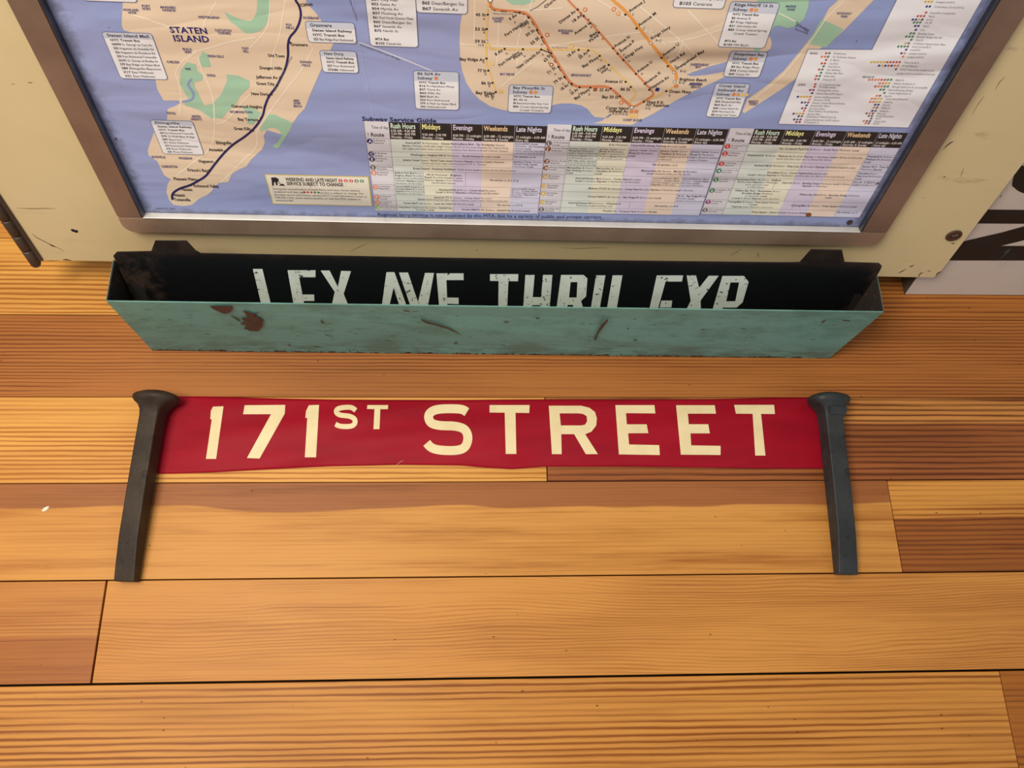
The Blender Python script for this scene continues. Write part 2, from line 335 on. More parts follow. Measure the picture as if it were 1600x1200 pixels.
# ------------------------------------------------------------------ glyphs: each character meshed once, then laid out by hand
CH = [chr(c) for c in range(33, 127)]
def make_glyphs(off):
    tmp = []
    for c in CH+['\0']:
        for body in ((c, 'I'+c+'I') if c != '\0' else ('II', 'I I')):
            cu = bpy.data.curves.new('t', 'FONT'); cu.body = body; cu.resolution_u = 2; cu.size = 1; cu.offset = off
            ob = bpy.data.objects.new('t', cu); COL.objects.link(ob); tmp.append(ob)
    dg = bpy.context.evaluated_depsgraph_get(); G = {}
    ext = []
    for ob in tmp:
        e = ob.evaluated_get(dg); m = e.to_mesh(); m.calc_loop_triangles()
        vs = np.zeros(len(m.vertices)*3); m.vertices.foreach_get('co', vs); vs = vs.reshape(-1, 3)[:, :2].copy()
        fs = np.zeros(len(m.loop_triangles)*3, dtype=np.int32); m.loop_triangles.foreach_get('vertices', fs)
        ext.append((vs, fs.reshape(-1, 3).tolist(), (vs[:, 0].max()-vs[:, 0].min()) if len(vs) else 0)); e.to_mesh_clear()
    wII = ext[-2][2]; G[' '] = (None, None, ext[-1][2]-wII)
    for i, c in enumerate(CH): G[c] = (ext[2*i][0], ext[2*i][1], ext[2*i+1][2]-wII)
    cap = G['H'][0][:, 1].max()
    for ob in tmp:
        cu = ob.data; bpy.data.objects.remove(ob); bpy.data.curves.remove(cu)
    return G, cap
GR, CAP = make_glyphs(0.0); GB, _ = make_glyphs(.022)
def runs(s):
    out = []; b = False
    for part in s.split('*'):
        out += [(c, b) for c in part]; b = not b
    return out
def lay(mb, s, p, d, width, h, wz, bold=False, ital=False):
    """text from point p along unit direction d (in the sheet plane), natural proportions squeezed to width"""
    R = runs(s); G = lambda c, b: (GB if (b or bold) else GR).get(c, GR['?'])
    nat = sum(G(c, b)[2]+(.02 if b or bold else 0) for c, b in R)
    sy = h/CAP; sx = sy if width is None else width/nat; x = 0.0; n = (-d[1], d[0])
    for c, b in R:
        vs, fs, adv = G(c, b)
        if vs is not None and len(vs):
            X = (vs[:, 0]+x)*sx + (vs[:, 1]*sy*.2 if ital else 0); Y = vs[:, 1]*sy
            mb.mesh(np.stack([p[0]+X*d[0]+Y*n[0], p[1]+X*d[1]+Y*n[1], np.full(len(X), wz)], 1), fs)
        x += adv+(.02 if b or bold else 0)
    return x*sx

# ------------------------------------------------------------------ the map sheet
MO = .0006
MAP = Plane(PN.O+PN.n*MO, PN.h, PN.up)
uv = MAP.uv
tmap = thing('subway_map', 'creased transit map sheet with blue water, held in the brown metal frame', 'map', mat=MAP.mat())
WATER, LAND, PARK, PAPER, INK, NAVY, GREY, ROAD = (142, 156, 202), (222, 200, 174), (160, 196, 168), (228, 226, 228), (44, 40, 44), (44, 42, 92), (124, 120, 124), (238, 226, 206)
N = NT('map_water'); hgt = wrinkle(N); sxy = N.n('ShaderNodeSeparateXYZ', i0=N.n('ShaderNodeTexCoord').outputs['Object']).outputs
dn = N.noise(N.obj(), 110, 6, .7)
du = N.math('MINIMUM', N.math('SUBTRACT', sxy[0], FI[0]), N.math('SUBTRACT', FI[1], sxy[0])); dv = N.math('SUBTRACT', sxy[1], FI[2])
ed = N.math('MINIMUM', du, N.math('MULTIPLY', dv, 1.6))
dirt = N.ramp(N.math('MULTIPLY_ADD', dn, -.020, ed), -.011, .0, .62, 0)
spk = N.ramp(N.noise(N.obj(), 260, 2, .5), .76, .80, 0, .6)
col = N.mix(N.ramp(N.noise(N.obj(), 7, 3), .35, .65), lin(WATER, 1.12), lin((150, 158, 200), 1.12))
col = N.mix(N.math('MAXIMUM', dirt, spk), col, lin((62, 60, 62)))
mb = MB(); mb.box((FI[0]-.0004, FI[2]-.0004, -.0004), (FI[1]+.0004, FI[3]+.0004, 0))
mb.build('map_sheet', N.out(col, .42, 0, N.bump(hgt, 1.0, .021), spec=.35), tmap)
W1, W2, W3, W4, W5, W6, W7, W8 = .0001, .00016, .0002, .00026, .0003, .0004, .00046, .00054
def pxs(P): return [uv(x, y) for x, y in P]
def shape(name, P, c, wz, smooth=0, **kw):
    if smooth: P = smooth_path(P, smooth, True)
    U_ = [(a[0], .53) if q_[1] <= -185 else a for a, q_ in zip(pxs(P), P)]     # the land runs on up the sheet
    mb = MB(); mb.flat(U_, wz); return mb.build(name, paper(c), tmap, **kw)
def clipv(P): return P
island = [(120,-190),(150,-40),(192,3),(191,20),(190,38),(193,47),(237,60),(243,125),(246,140),(256,157),(280,157),(281,161),(275,165),(262,170),(261,187),(240,208),(235,222),(231,234),(232,242),(246,252),(252,265),(257,274),(267,280),(262,287),(260,300),(264,312),(271,320),(287,322),(300,320),(312,310),(325,304),(332,297),(334,292),(342,286),(357,284),(362,272),(375,264),(385,260),(392,250),(400,242),(410,233),(414,222),(412,212),(417,203),(440,210),(452,206),(458,192),(466,180),(476,170),(480,160),(484,149),(499,115),(516,79),(521,68),(512,48),(502,32),(493,19),(480,6),(468,-30),(440,-120),(400,-190)]
shape('land', island, LAND, W1, label='island with the navy rail line')
brook = [(722,-60),(724,0),(722,22),(719,40),(718,60),(719,90),(722,110),(728,128),(738,144),(750,156),(766,166),(786,172),(812,175),(840,172),(864,164),(876,161.5),(892,161.5),(908,164.5),(918,170),(924,178),(930,183),(946,184),(940,189),(926,192.5),(988,195),(1000,188),(1020,178),(1040,166),(1080,144),(1116,128),(1134,119),(1136,111),(1104,117),(1080,119),(1073,116.5),(1084,112),(1108,104),(1134,97),(1160,92),(1190,84),(1204,76),(1206,66),(1200,50),(1205,30),(1192,0),(1200,-60),(1180,-200),(760,-200)]
shape('land', brook, LAND, W1, label='shore with the orange rail lines')
pen = [(1470,-200),(1340,-60),(1310,0),(1295,13),(1285,32),(1262,65),(1225,110),(1200,132),(1168,155),(1160,174),(1163,177),(1220,140),(1242,124),(1275,80),(1305,60),(1322,44),(1365,0),(1440,-60),(1560,-200)]
shape('land', pen, LAND, W1, label='narrow peninsula')
for P in ([(350,18),(362,24),(376,30),(390,33),(397,28),(401,18),(404,-30),(424,-30),(421,20),(416,38),(408,48),(395,52),(383,52),(372,42),(360,34)],
          [(317,80),(325,85),(330,104),(317,105),(310,92)],
          [(292,97),(306,100),(308,110),(317,117),(316,126),(304,128),(304,134),(319,165),(332,162),(346,147),(355,125),(354,116),(372,118),(390,126),(390,136),(375,150),(370,160),(355,175),(347,185),(330,185),(312,172),(288,164),(295,155),(287,142),(281,130),(282,110)],
          [(378,166),(395,168),(408,176),(402,185),(396,195),(386,193),(388,180)],
          [(417,178),(430,179),(458,192),(450,208),(443,220),(435,232),(425,229),(434,221),(440,212),(438,205),(430,200),(421,200),(408,206),(406,201)],
          [(785,-40),(842,-40),(835,2),(818,8),(800,7),(790,0)],
          [(1190,-40),(1266,-40),(1264,0),(1263,12),(1256,30),(1242,41),(1230,44),(1218,40),(1210,41),(1180,90),(1175,60)],
          [(1283,30),(1298,36),(1318,45),(1305,60),(1290,74),(1262,68)]):
    shape('park', P, PARK, W2)
mb = MB()
for P in ([(338,3),(322,30),(318,42)],[(308,78),(288,92),(275,112),(278,125),(283,150),(280,180)],[(400,58),(360,65),(330,74),(308,80),(290,95)],[(310,90),(315,110),(325,130),(333,155),(335,190),(334,215),(325,235),(300,255),(275,275)],
          [(400,140),(382,155),(370,170),(350,190),(335,193)],[(205,22),(225,28),(245,35),(265,42)],[(422,0),(420,32),(414,49),(390,75)],[(490,74),(473,106),(455,130),(431,161),(408,195),(402,206),(400,230),(380,250),(360,270),(345,285)],
          [(446,0),(441,30),(436,58),(425,90),(424,115)],[(742,0),(741,62)],[(779,32),(778,66),(776,100)],[(832,-10),(829,10),(810,60),(808,110)],[(760,13),(835,15),(880,12)],[(718,68),(760,71),(850,72),(960,55),(1020,48)],[(935,0),(1000,40),(1040,70)],[(1000,10),(1060,60),(1095,95)],[(1075,16),(1125,70)],[(1044,66),(1080,60),(1130,45)],[(782,135),(830,98)],[(1070,60),(1056,94)],[(1318,2),(1290,30),(1262,70),(1220,120),(1180,152)],[(1217,20),(1244,34)]):
    ribbon(mb, smooth_path(P, 4), 1.6, lambda p: (*uv(*p), W3))
mb.build('road', paper(ROAD), tmap, kind='stuff')
mb = MB(); ribbon(mb, [(551,0),(556,31)], .9, lambda p: (*uv(*p), W3)); ribbon(mb, [(561,66),(583,180)], .9, lambda p: (*uv(*p), W3)); mb.build('boundary', paper((176, 186, 218)), tmap)
mb = MB(); ribbon(mb, [(561,66),(600,80),(640,96),(676,111)], 2.2, lambda p: (*uv(*p), W3)); mb.build('bridge', paper((206, 206, 220)), tmap)
mb = MB(); ribbon(mb, smooth_path([(300,123),(294,132),(302,145),(300,155),(285,159)], 4), 4, lambda p: (*uv(*p), W3)); ribbon(mb, smooth_path([(946,184),(955,178),(950,182)], 3), 2, lambda p: (*uv(*p), W3)); mb.build('creek', paper((136, 156, 190)), tmap)
def rail(P, wpx, c, wz=W4, name='rail_line'):
    mb = MB(); ribbon(mb, smooth_path(P, 5), wpx, lambda p: (*uv(*p), wz)); mb.build(name, paper(c), tmap)
SIR = [(450,-30),(462,0),(467,8),(470,21),(468,34),(462,47),(453,58),(450,70),(450,87),(446,106),(438,123),(431,136),(420,151),(414,166),(410,181),(399,198),(384,212),(365,225),(350,239),(335,257),(322,274),(310,282),(297,289),(282,294),(272,300),(269,306),(270,312)]
rail(SIR, 3.6, (46, 38, 92))
YEL, ORA, AMB = (232, 192, 110), (216, 134, 86), (228, 156, 78)
rail([(763,-20),(762,20),(760,60),(760,96),(764,108),(770,128),(775,143)], 2.6, YEL)
rail([(761,66),(766,72),(774,76),(850,77),(918,77.5),(928,80),(950,100),(978,126),(986,135),(993,144),(990,151),(985,157),(987,167)], 2.2, YEL)
DL = [(767,-10),(766,2),(768,10),(776,14.5),(812,18),(828,26),(844,52),(860,80),(870,96),(886,122),(896,132),(906,135),(922,135),(950,136),(968,150),(987,167)]
rail(DL, 4.0, ORA, W4+.00002)
rail([(880,-12),(888,0),(936,50),(974,93),(1008,130),(1020,144),(1018,150),(1006,158),(987,168)], 3.2, ORA, W4+.00002)
rail([(940,-22),(958,0),(980,20),(1016,66),(1044,100),(1055,113),(1057,124)], 5.0, AMB, W4+.00002); rail([(1057,124),(1054,131),(1042,142),(1006,158)], 1.8, YEL)
mb = MB(); dl = smooth_path(DL, 8)
for i in range(14, len(dl)-40, 4):
    ribbon(mb, [dl[i]+np.array((-1.6, 1.6)), dl[i+2]+np.array((-1.6, 1.6))], 1.3, lambda p: (*uv(*p), W5))
mb.build('dashed_line', paper(INK), tmap)
mb = MB(); ribbon(mb, [(846,77),(861,83)], 1.4, lambda p: (*uv(*p), W5)); ribbon(mb, smooth_path([(862,-8),(840,10),(828,16)], 3), .8, lambda p: (*uv(*p), W5)); mb.build('transfer_line', paper(INK), tmap)
def disc(mb, x, y, rpx, wz, n=12, sq=False):
    u0, v0 = uv(x, y); du = uv(x+rpx, y)[0]-u0
    if sq: mb.flat([(u0-du, v0-du), (u0+du, v0-du), (u0+du, v0+du), (u0-du, v0+du)], wz)
    else: mb.flat([(u0+du*math.cos(2*math.pi*i/n), v0+du*math.sin(2*math.pi*i/n)) for i in range(n)], wz)
mb = MB()
for x, y in ((467,8),(453,66),(450,87),(446,106),(438,121),(433,133),(424,147),(414,165),(408,184),(395,204),(365,225),(352,236),(339,252),(327,266),(310,282),(298,289),(282,294),(271,304),
    (762,22.5),(760.5,45),(760,91),(763,110),(769.5,129),(774.5,143.5),(788.5,76),(817,76.5),(845.5,77),(904,77.5),(919,78.5),(937,87),(951,101),(977.5,127.5),(985.5,135.5),(812,19.5),(826,27),(839,46.5),(846.5,58),(861,83),(872.5,104),(882,120),(893,130.5),(905.5,136),(922.5,136.5),(954,138),(968.5,150),
    (902.5,14.5),(912,24.5),(922,36),(935.5,50.5),(958,75),(965,83.5),(974,93.5),(993.5,115),(1007.5,130.5),(1014.5,140),(1006,158.5),(977,22.5),(994.5,44),(1033.5,90),(1043.5,103),(1041,142)): disc(mb, x, y, 1.9, W5)
mb.build('station_dot', paper(INK), tmap, kind='stuff')
for x, y, rr_ in ((760,64,2.3),(1016.5,66.5,2.6),(1053,112.5,2.6),(1054,127.5,2.6),(987,167.5,3.4),(766,0,4)):
    mb = MB(); disc(mb, x, y, rr_, W5); a = mb.build('transfer_station', paper(INK), tmap); mb = MB(); disc(mb, x, y, rr_*.72, W5+.00003); mb.build('dot_centre', paper((236, 232, 226)), a)
for x, y, c, sq in ((914,14.5,ORA,0),(855,54,ORA,0),(959,14,ORA,0),(966,20.5,AMB,0),(893,71.5,YEL,0),(769,99,YEL,0),(782.5,142.5,YEL,1),(861.5,101,(170,90,60),0),(970.5,160,ORA,0),(986.5,174,ORA,1),(994,174,ORA,1),(985.5,181,YEL,1),(993.5,181,YEL,1),(1056.5,134,ORA,1),(1027,139.5,(40,40,110),1),(930,139.5,(150,90,60),1)):
    mb = MB(); disc(mb, x, y, 3.6 if not sq else 3.0, W5, sq=bool(sq)); a = mb.build('route_bullet', paper(c), tmap)
    if not sq: mb = MB(); disc(mb, x, y, 1.7, W5+.00003); mb.build('bullet_centre', paper((232, 214, 190)), a)
# place and station names: (text, x0, baseline y0, x1, y1, cap height in px)
def hgt_uv(x, y, hp): return uv(x, y-hp)[1]-uv(x, y)[1]
def T(mb, s, x0, y0, x1, y1=None, hp=4.5, bold=False, ital=False, wz=W5):
    p = uv(x0, y0)
    if y1 is None: q_ = uv(x1, y0); d = (1.0, 0.0); W = q_[0]-p[0]
    else: q_ = uv(x1, y1); d = (q_[0]-p[0], q_[1]-p[1]); W = math.hypot(*d); d = (d[0]/W, d[1]/W)
    lay(mb, s, p, d, W, hgt_uv(x0, y0, hp), wz, bold, ital)
mb = MB()
T(mb, 'STATEN', 266.5, 50.5, 325, None, 9, True); T(mb, 'ISLAND', 272, 64, 328, None, 9.5, True); mb.build('lettering', paper((38, 34, 104)), tmap, label='bold navy island name', kind='stuff')
mb = MB()
for a in (('HOWLAND',193,16.5,217),('HOOK',201,21,214),('PORT',222,10.5,235),('IVORY',223,15,236),('MARINERS',251,12.5,275),('HARBOR',254,17,275),('WESTERLEIGH',310,28,343),('CASTLETON',336,48.5,362),('CORNERS',341,53,361),('BULLS',286,78,300),('HEAD',289,82.5,300),('TODT',378,77,389),('HILL',380,81.5,389),('CHELSEA',261,98,281),('FRESH KILLS',325,89,350),('PARK',290,109,299),('NEW SPRINGVILLE',324,119,337),('ROSSVILLE',238,246.5,259),('WOODROW',280,248.5,301),('CHARLESTON',253,261.5,278),('ARDEN',300,183,314),('HEIGHTS',299,187.5,316),('FOSTER HILLS',261,178,275),('RICHMONDTOWN',360,176,395),
          ('FOX',447,40,456),('HILLS',447,44.5,460),('DONGAN',469,98,487),('HILLS',472,103,485),('NEW',459,158.5,468),('DORP',459,162.5,470),('BEACH',459,167,472),('ROSEBANK',474,29,499),('BERGEN',1078,132,1096),('SUNSET',769,30,787),('PARK',772,34.5,784),('BOROUGH',872,49,895),('PARK',877,53,889),('BAY RIDGE',781,117,804),('BENSONHURST',892,118.5,924),('CONEY ISLAND',973,188.5,1003),('BRIGHTON',1076,133,1097),('BEACH',1079,137,1094),('BREEZY',1169,160,1184),('POINT',1170,164,1183),('SHEEPSHEAD',1078,102,1107),('BAY',1086,106,1095),('ROCKAWAY',1307,22,1330),('PARK',1313,27,1324),('MARINE',1227,11,1243),('PARK',1229,16,1242)):
    T(mb, *a, None, 3.6, True)
mb.build('lettering', paper((84, 80, 128)), tmap, label='small capital district names', kind='stuff')
mb = MB()
for a in (('Clifton',470,10,489,8,5),('Grasmere',454,71,481),('Old Town',419,88.5,445),('Dungan Hills',406,107.5,441),('Jefferson Av',401,122,434),('Grant City',401,132,429),('New Dorp',393,148,420),('Oakwood Heights',362,167.5,410),('Bay Terrace',372,188,404),('Great Kills',366,202.5,392),('Eltingville',338,224.5,362),('Annadale',327,235.5,349),('Huguenot',311,253.5,334),("Prince's Bay",294,267.5,325),('Pleasant Plains',272,281,309),('Richmond Valley',303,292,342),('Nassau',284,297.5,301),('Atlantic',274,306.5,290),('Tottenville',273,313.5,298),
          ('45 St',743,24.5,759),('53 St',742,47,759),('59 St',742,66,758),('Bay Ridge Av',718,94,757),('77 St',746,112,760),('86 St',752,131.5,767),('Bay Ridge',743,146.5,773),('95 St',757,151.5,772),('9 Av',797,32,808,24),('Fort Hamilton',790,57,825,33),('Pkwy',815,44,827,35),('50 St',823,57,836,48),('55 St',831,70,843,60),('8 Av',775,87,786,79),('Fort Hamilton',781,104,812,82),('Pkwy',804,93,817,83),('New Utrecht Av',809,108,845,81),('62 St',852,97,861,86),('71 St',857,116,869,106),('79 St',867,131,879,122),('18 Av',877,142,889,133),('20 Av',893,148,904,140),('Bay Pkwy',899,156,922,140),('18 Av',888,90,900,80),('20 Av',906,92,919,82),('Bay Pkwy',911,106,936,90),('Kings',935,112,947,103),('Hwy',941,115,951,107),('Avenue U',945,128.5,972),('86 St',969,141,984),('25 Av',936,142,952),('Bay 50 St',940,153,966),('Coney Island',946,170,982),('Stillwell Av',951,175,981),
          ('Church Av',852,13,880,-10),('Ditmas Av',875,37,900,18),('18 Av',895,36,910,24),('Avenue I',899,54,921,38),('Bay',923,59,934,50),('Pkwy',922,66,936,55),('Avenue N',961,74,985,58),('Avenue P',970,82,992,65),('Kings Hwy',978,92,1005,73),('Avenue U',997,113.5,1020,97),('Avenue X',1010,131,1033,114),('Neptune Av',1017,139.5,1046,121),('Avenue J',984,19,1008,2),('Avenue M',999,41,1026,21),('Kings Hwy',1018,62,1048,43),('Avenue U',1037,88,1062,69),('Neck Rd',1048,99,1071,84),('Sheepshead Bay',1057,109,1101,80),('Brighton Beach',1061,125.5,1104),('Ocean Pkwy',1045,144.5,1079),('West 8 St',1010,161,1036),('NY Aquarium',1009,165.5,1045)):
    T(mb, a[0], a[1], a[2], a[3], a[4] if len(a) > 4 else None, 4.4, True)
T(mb, 'A D-F-N-Q', 956, 179, 981, None, 3.4); T(mb, 'F-Q', 1008, 170.5, 1016, None, 3.2)
for s, x, y in (('R',755,31),('R',755,52),('N-R',747,71.5),('R',754,98.5),('R',757,117),('R',763,136),('R',768,155.5),('D',803,36),('D',825,44),('D',838,60),('D',845,71),('D',856,99),('D',866,117),('D',878,132),('D',889,142),('D',903,148),('D',919,149),('N',790,85),('N',818,89),('N',846,86.5),('N',903,87),('N',919,88.5),('N',937,95.5),('N',951,111),('F',906,22),('F',918,32),('F',922,44),('F',940,62),('F',966,79),('F',973,87),('F',981,97),('F',1001,117),('Q',987,23.5),('Q',1004,45),('B-Q',1024,64),('Q',1041,91),('Q',1053,104),('B-Q',1062,112),('B-Q',1060,130),('Q',1044,150)): T(mb, s, x, y, x+len(s)*3.2, None, 3.2)
mb.build('lettering', paper((58, 50, 50)), tmap, label='dark station names', kind='stuff')
mb = MB()
for a in (('Verrazano-Narrows Bridge',562,70,625,94,2.8),('Staten Island Ferry',545,-2,557,32,2.8),('West End Line',770,22,802,22.5,2.4),('Sea Beach Line',862,75,888,75,2.2),('Staten Island Railway',430,142,457,88,2.4),('Culver Line',905,22,932,42,2.4),('Marine Pkwy',1242,35,1262,50,3),('Gil Hodges',1241,40,1264,48,3),('Memorial Bridge',1241,46,1262,53,3),('WARD PT BAY',244,327,275,327,2.6)): T(mb, *a[:5], a[5])
mb.build('lettering', paper((96, 96, 122)), tmap, label='tiny grey line names', kind='stuff')

# boxed bus and rail notes
def rrect(u0, v0, u1, v1, r):
    return arc(u1-r, v1-r, r, 0, 90, 4)+arc(u0+r, v1-r, r, 90, 180, 4)+arc(u0+r, v0+r, r, 180, 270, 4)+arc(u1-r, v0+r, r, 270, 360, 4)
def infobox(tl, tr, br, bl, head, lines, hp=4.0, nbul=0, head2=None):
    A, B, C_, D = uv(*tl), uv(*tr), uv(*br), uv(*bl)
    u0, u1, v1, v0 = (A[0]+D[0])/2, (B[0]+C_[0])/2, (A[1]+B[1])/2, (C_[1]+D[1])/2
    mb = MB(); mb.prism(rrect(u0, v0, u1, v1, .0022), W5+.00002, W6-.00004); bx = mb.build('info_box', paper((118, 122, 146)), tmap)
    e = .00045; mb = MB(); mb.flat(rrect(u0+e, v0+e, u1-e, v1-e, .0019), W6); mb.build('box_face', paper(PAPER), bx)
    nh = (len(head) if head else 0)+(1 if nbul else 0)
    tot = nh*1.25+len(lines)+.5
    lh = (v1-v0)/tot; y = v1-lh*.15
    mt = MB(); pad = u0+.0028
    if head:
        hb = y-nh*1.25*lh-lh*.1
        m2 = MB(); m2.flat([(u0+e, hb), (u1-e, hb), (u1-e, v1-.002), (u1-.002, v1-e), (u0+.002, v1-e), (u0+e, v1-.002)], W7); m2.build('box_header', paper((196, 200, 214)), bx)
        for s in head:
            y -= lh*1.25; lay(mt, s, (pad, y+lh*.28), (1, 0), min(len(s)*lh*.56, u1-u0-.005), lh*.68, W8, True)
        if nbul:
            y -= lh*1.25; lay(mt, 'Subway', (pad, y+lh*.32), (1, 0), lh*3.6, lh*.72, W8, True)
            for k in range(nbul):
                m3 = MB(); m3.flat([(pad+lh*(4.5+k*1.15)+lh*.5*math.cos(t*math.pi/5), y+lh*.7+lh*.5*math.sin(t*math.pi/5)) for t in range(10)], W8); m3.build('route_bullet', paper((ORA, AMB, YEL)[min(k, 2)]), bx)
    for s in lines:
        y -= lh
        if s: lay(mt, s, (pad+lh*.3, y+lh*.22), (1, 0), min(len(s.replace('*', ''))*lh*.43, u1-u0-.006), lh*.54, W8)
    mt.build('box_lettering', paper((70, 66, 70)), bx, kind='stuff')
infobox((157,50),(237,50),(263,124),(190,123), ['Staten Island Mall'], ['*NYC Transit Bus*','*S44/94* St. George via Cary Av','*S55* Huguenot via Annadale Rd','*S56* Huguenot via Woodrow Rd','*S59* Port Richmond-Tottenville','*S61/91* St. George via Bradley Av','*S79* Bay Ridge via Hylan Blvd','*S89* Eltingville-Bayonne','*X17* East Midtown','*X31* East Midtown'])
infobox((233,187),(302,188),(319,242),(256,240), ['Eltingville'], ['*Staten Island Railway*','*NYC Transit Bus*','*S59* Port Richmond-Tottenville','*S79* SI Mall-Bay Ridge','*S89* Bayonne','*X1* West Midtown','*X4* Downtown Manhattan','*X5* East Midtown','*X8* West Midtown'])
infobox((95,-70),(180,-70),(225,3.5),(136,2), None, ['*NYC Transit Bus*','*S46/96* St. George','*S62/92* Victory Blvd'])
infobox((476,33),(554,34),(558,68),(482,66), ['Grasmere'], ['*Staten Island Railway*','*NYC Transit Bus*','*S53* Bay Ridge-Port Richmond'])
infobox((497,78),(557,79),(561,114),(506,113), ['New Dorp'], ['*Staten Island Railway*','*NYC Transit Bus*','*S57* Port Richmond','*S76/86* Oakwood'])
infobox((561,-60),(646,-60),(655,74),(581,72), ['Jay St'], ['*NYC Transit Bus*','*B25* Fulton St','*B26* Halsey St','*B38* DeKalb Av','*B41* Flatbush Av','*B45* St Johns Pl','*B51* City Hall','*B52* Gates Av','*B54* Myrtle Av','*B57* Flushing Av','*B61* Red Hook-Queens Plaza','*B65* Dean/Bergen Sts','*B67* Seventh Av','*B75* Ninth St','','*MTA Bus*','*B103* Canarsie'])
infobox((640,-60),(730,-60),(732,22),(656,20), ['Atlantic Av'], ['*NYC Transit Bus*','*B37* Third Av','*B41* Flatbush Av','*B45* Atlantic Av','*B63* Fifth Av','*B65* Dean/Bergen Sts','*B67* Seventh Av'])
infobox((645,110),(717,111),(718,172),(649,170), ['86 St/4 Av'], ['*NYC Transit Bus*','*B16* Ft Hamilton Pkwy','*B37* Third Av','*B63* Fifth Av','*B64* Bath Av','*S53* Port Richmond','*S79* SI Mall via Hylan Blvd','*S93* Willowbrook'], nbul=1)
infobox((795,131),(865,134),(861,177),(793,175), ['Bay Pkwy/86 St'], ['*NYC Transit Bus*','*B1* 86 St','*B6* Bensonhurst-East New York','*B82* Coney Island-Spring','      Creek Towers'], nbul=2)
infobox((1062,-60),(1150,-60),(1132,14),(1054,12), ['Nostrand Av'], ['*NYC Transit Bus*','*B6* Flatlands Av','*B11* Avenue J','*B41* Flatbush Av','*Q35* Rockaway Park','*B103* Canarsie'])
infobox((1140,2),(1218,3),(1196,76),(1122,73), ['Kings Hwy/E 16 St'], ['*NYC Transit Bus*','*B2* Avenue R','*B7* Kings Highway','*B31* Gerritsen Av','*B82* Coney Island-Spring','      Creek Towers','','*MTA Bus*','*B100* Mill Basin'], nbul=2)
infobox((1140,79),(1200,80),(1187,121),(1130,119.5), ['Sheepshead Bay'], ['*NYC Transit Bus*','*B4* Bay Ridge Pkwy','*B36* Coney Island','*B49* Ocean Av'], nbul=2)
infobox((1118,129),(1173,130),(1154,184),(1102,182), ['Coney Island','Stillwell Av'], ['*NYC Transit Bus*','*B36* Sheepshead Bay','*B64* Bath Av','*B68* Coney Island Av','*B74* Mermaid Av','*B82* Spring Creek Towers'], nbul=4)

# notice box with the digging figure
A, B, C_, D = uv(414, 272), uv(576, 275), uv(582, 320.5), uv(426, 319.5)
u0, u1, v1, v0 = (A[0]+D[0])/2, (B[0]+C_[0])/2, (A[1]+B[1])/2, (C_[1]+D[1])/2
mb = MB(); mb.prism([(u0, v0), (u1, v0), (u1, v1), (u0, v1)], W5+.00002, W6-.00004); nb = mb.build('notice_box', paper((206, 184, 84)), tmap, label='yellow bordered service notice')
e = .0007; mb = MB(); mb.flat([(u0+e, v0+e), (u1-e, v0+e), (u1-e, v1-e), (u0+e, v1-e)], W6); mb.build('box_face', paper((228, 220, 204)), nb)
nbx = lambda x, y: (u0+(u1-u0)*x, v0+(v1-v0)*y)
mb = MB(); ln = lambda s, x0, y, x1, h, b=False: lay(mb, s, nbx(x0, y), (1, 0), (u1-u0)*(x1-x0), (v1-v0)*h, W8, b)
ln('WEEKEND AND LATE NIGHT', .19, .80, .69, .105, True); ln('SERVICE SUBJECT TO CHANGE', .19, .665, .74, .105, True)
mb.flat([nbx(*p) for p in ((.055,.90),(.10,.91),(.125,.86),(.12,.80),(.105,.76),(.10,.66),(.085,.64),(.085,.76),(.07,.74),(.06,.63),(.045,.63),(.052,.78))], W8)
mb.flat([nbx(*p) for p in ((.11,.64),(.175,.64),(.155,.70),(.135,.70))], W8)
mb.mesh([(*nbx(.105,.80),W8),(*nbx(.115,.78),W8),(*nbx(.135,.70),W8),(*nbx(.125,.70),W8)], [[3,2,1,0]])
mb.build('box_lettering', paper(INK), nb)
mb = MB()
for k, s in enumerate(('During the reconstruction of South Ferry and Fulton Street stations,','weekend and late night              service is subject to change. For','the latest service information, call the NYCT Travel Information Center at','718-330-1234, check station posters, or visit the MTA website at','www.mta.info.')):
    ln(s, .04, .50-.098*k, (.90, .93, .955, .89, .22)[k], .062)
mb.build('box_lettering', paper((96, 88, 90)), nb)
RED, GRN = (206, 70, 66), (60, 130, 88)
for k in range(5):
    for (x, y, r_, dx) in ((.72, .85, .052, .052), (.345, .435, .032, .034)):
        c = nbx(x+dx*k, y); rr_ = (v1-v0)*r_
        mb = MB(); mb.flat([(c[0]+rr_*math.cos(t*math.pi/7), c[1]+rr_*math.sin(t*math.pi/7)) for t in range(14)], W7); mb.build('route_bullet', paper(RED if k < 3 else GRN), nb)
mb = MB()
for k, s in enumerate('12345'):
    c = nbx(.72+.052*k, .85); lay(mb, s, (c[0]-.0007, c[1]-.0010), (1, 0), None, .0020, W8, True)
mb.build('box_lettering', paper((240, 232, 226)), nb)

mb = MB(); T(mb, 'Subway Service Guide', 566, 188.2, 682, None, 6.2, True); mb.build('lettering', paper((42, 40, 74)), tmap, label='bold heading above the timetable', kind='stuff')
mb = MB(); T(mb, 'Regional ferry service is not provided by the MTA, but by a variety of public and private carriers.', 590, 337.5, 941, 341.3, 5.2); mb.build('lettering', paper((52, 56, 104)), tmap, label='line of small print under the timetable', kind='stuff')

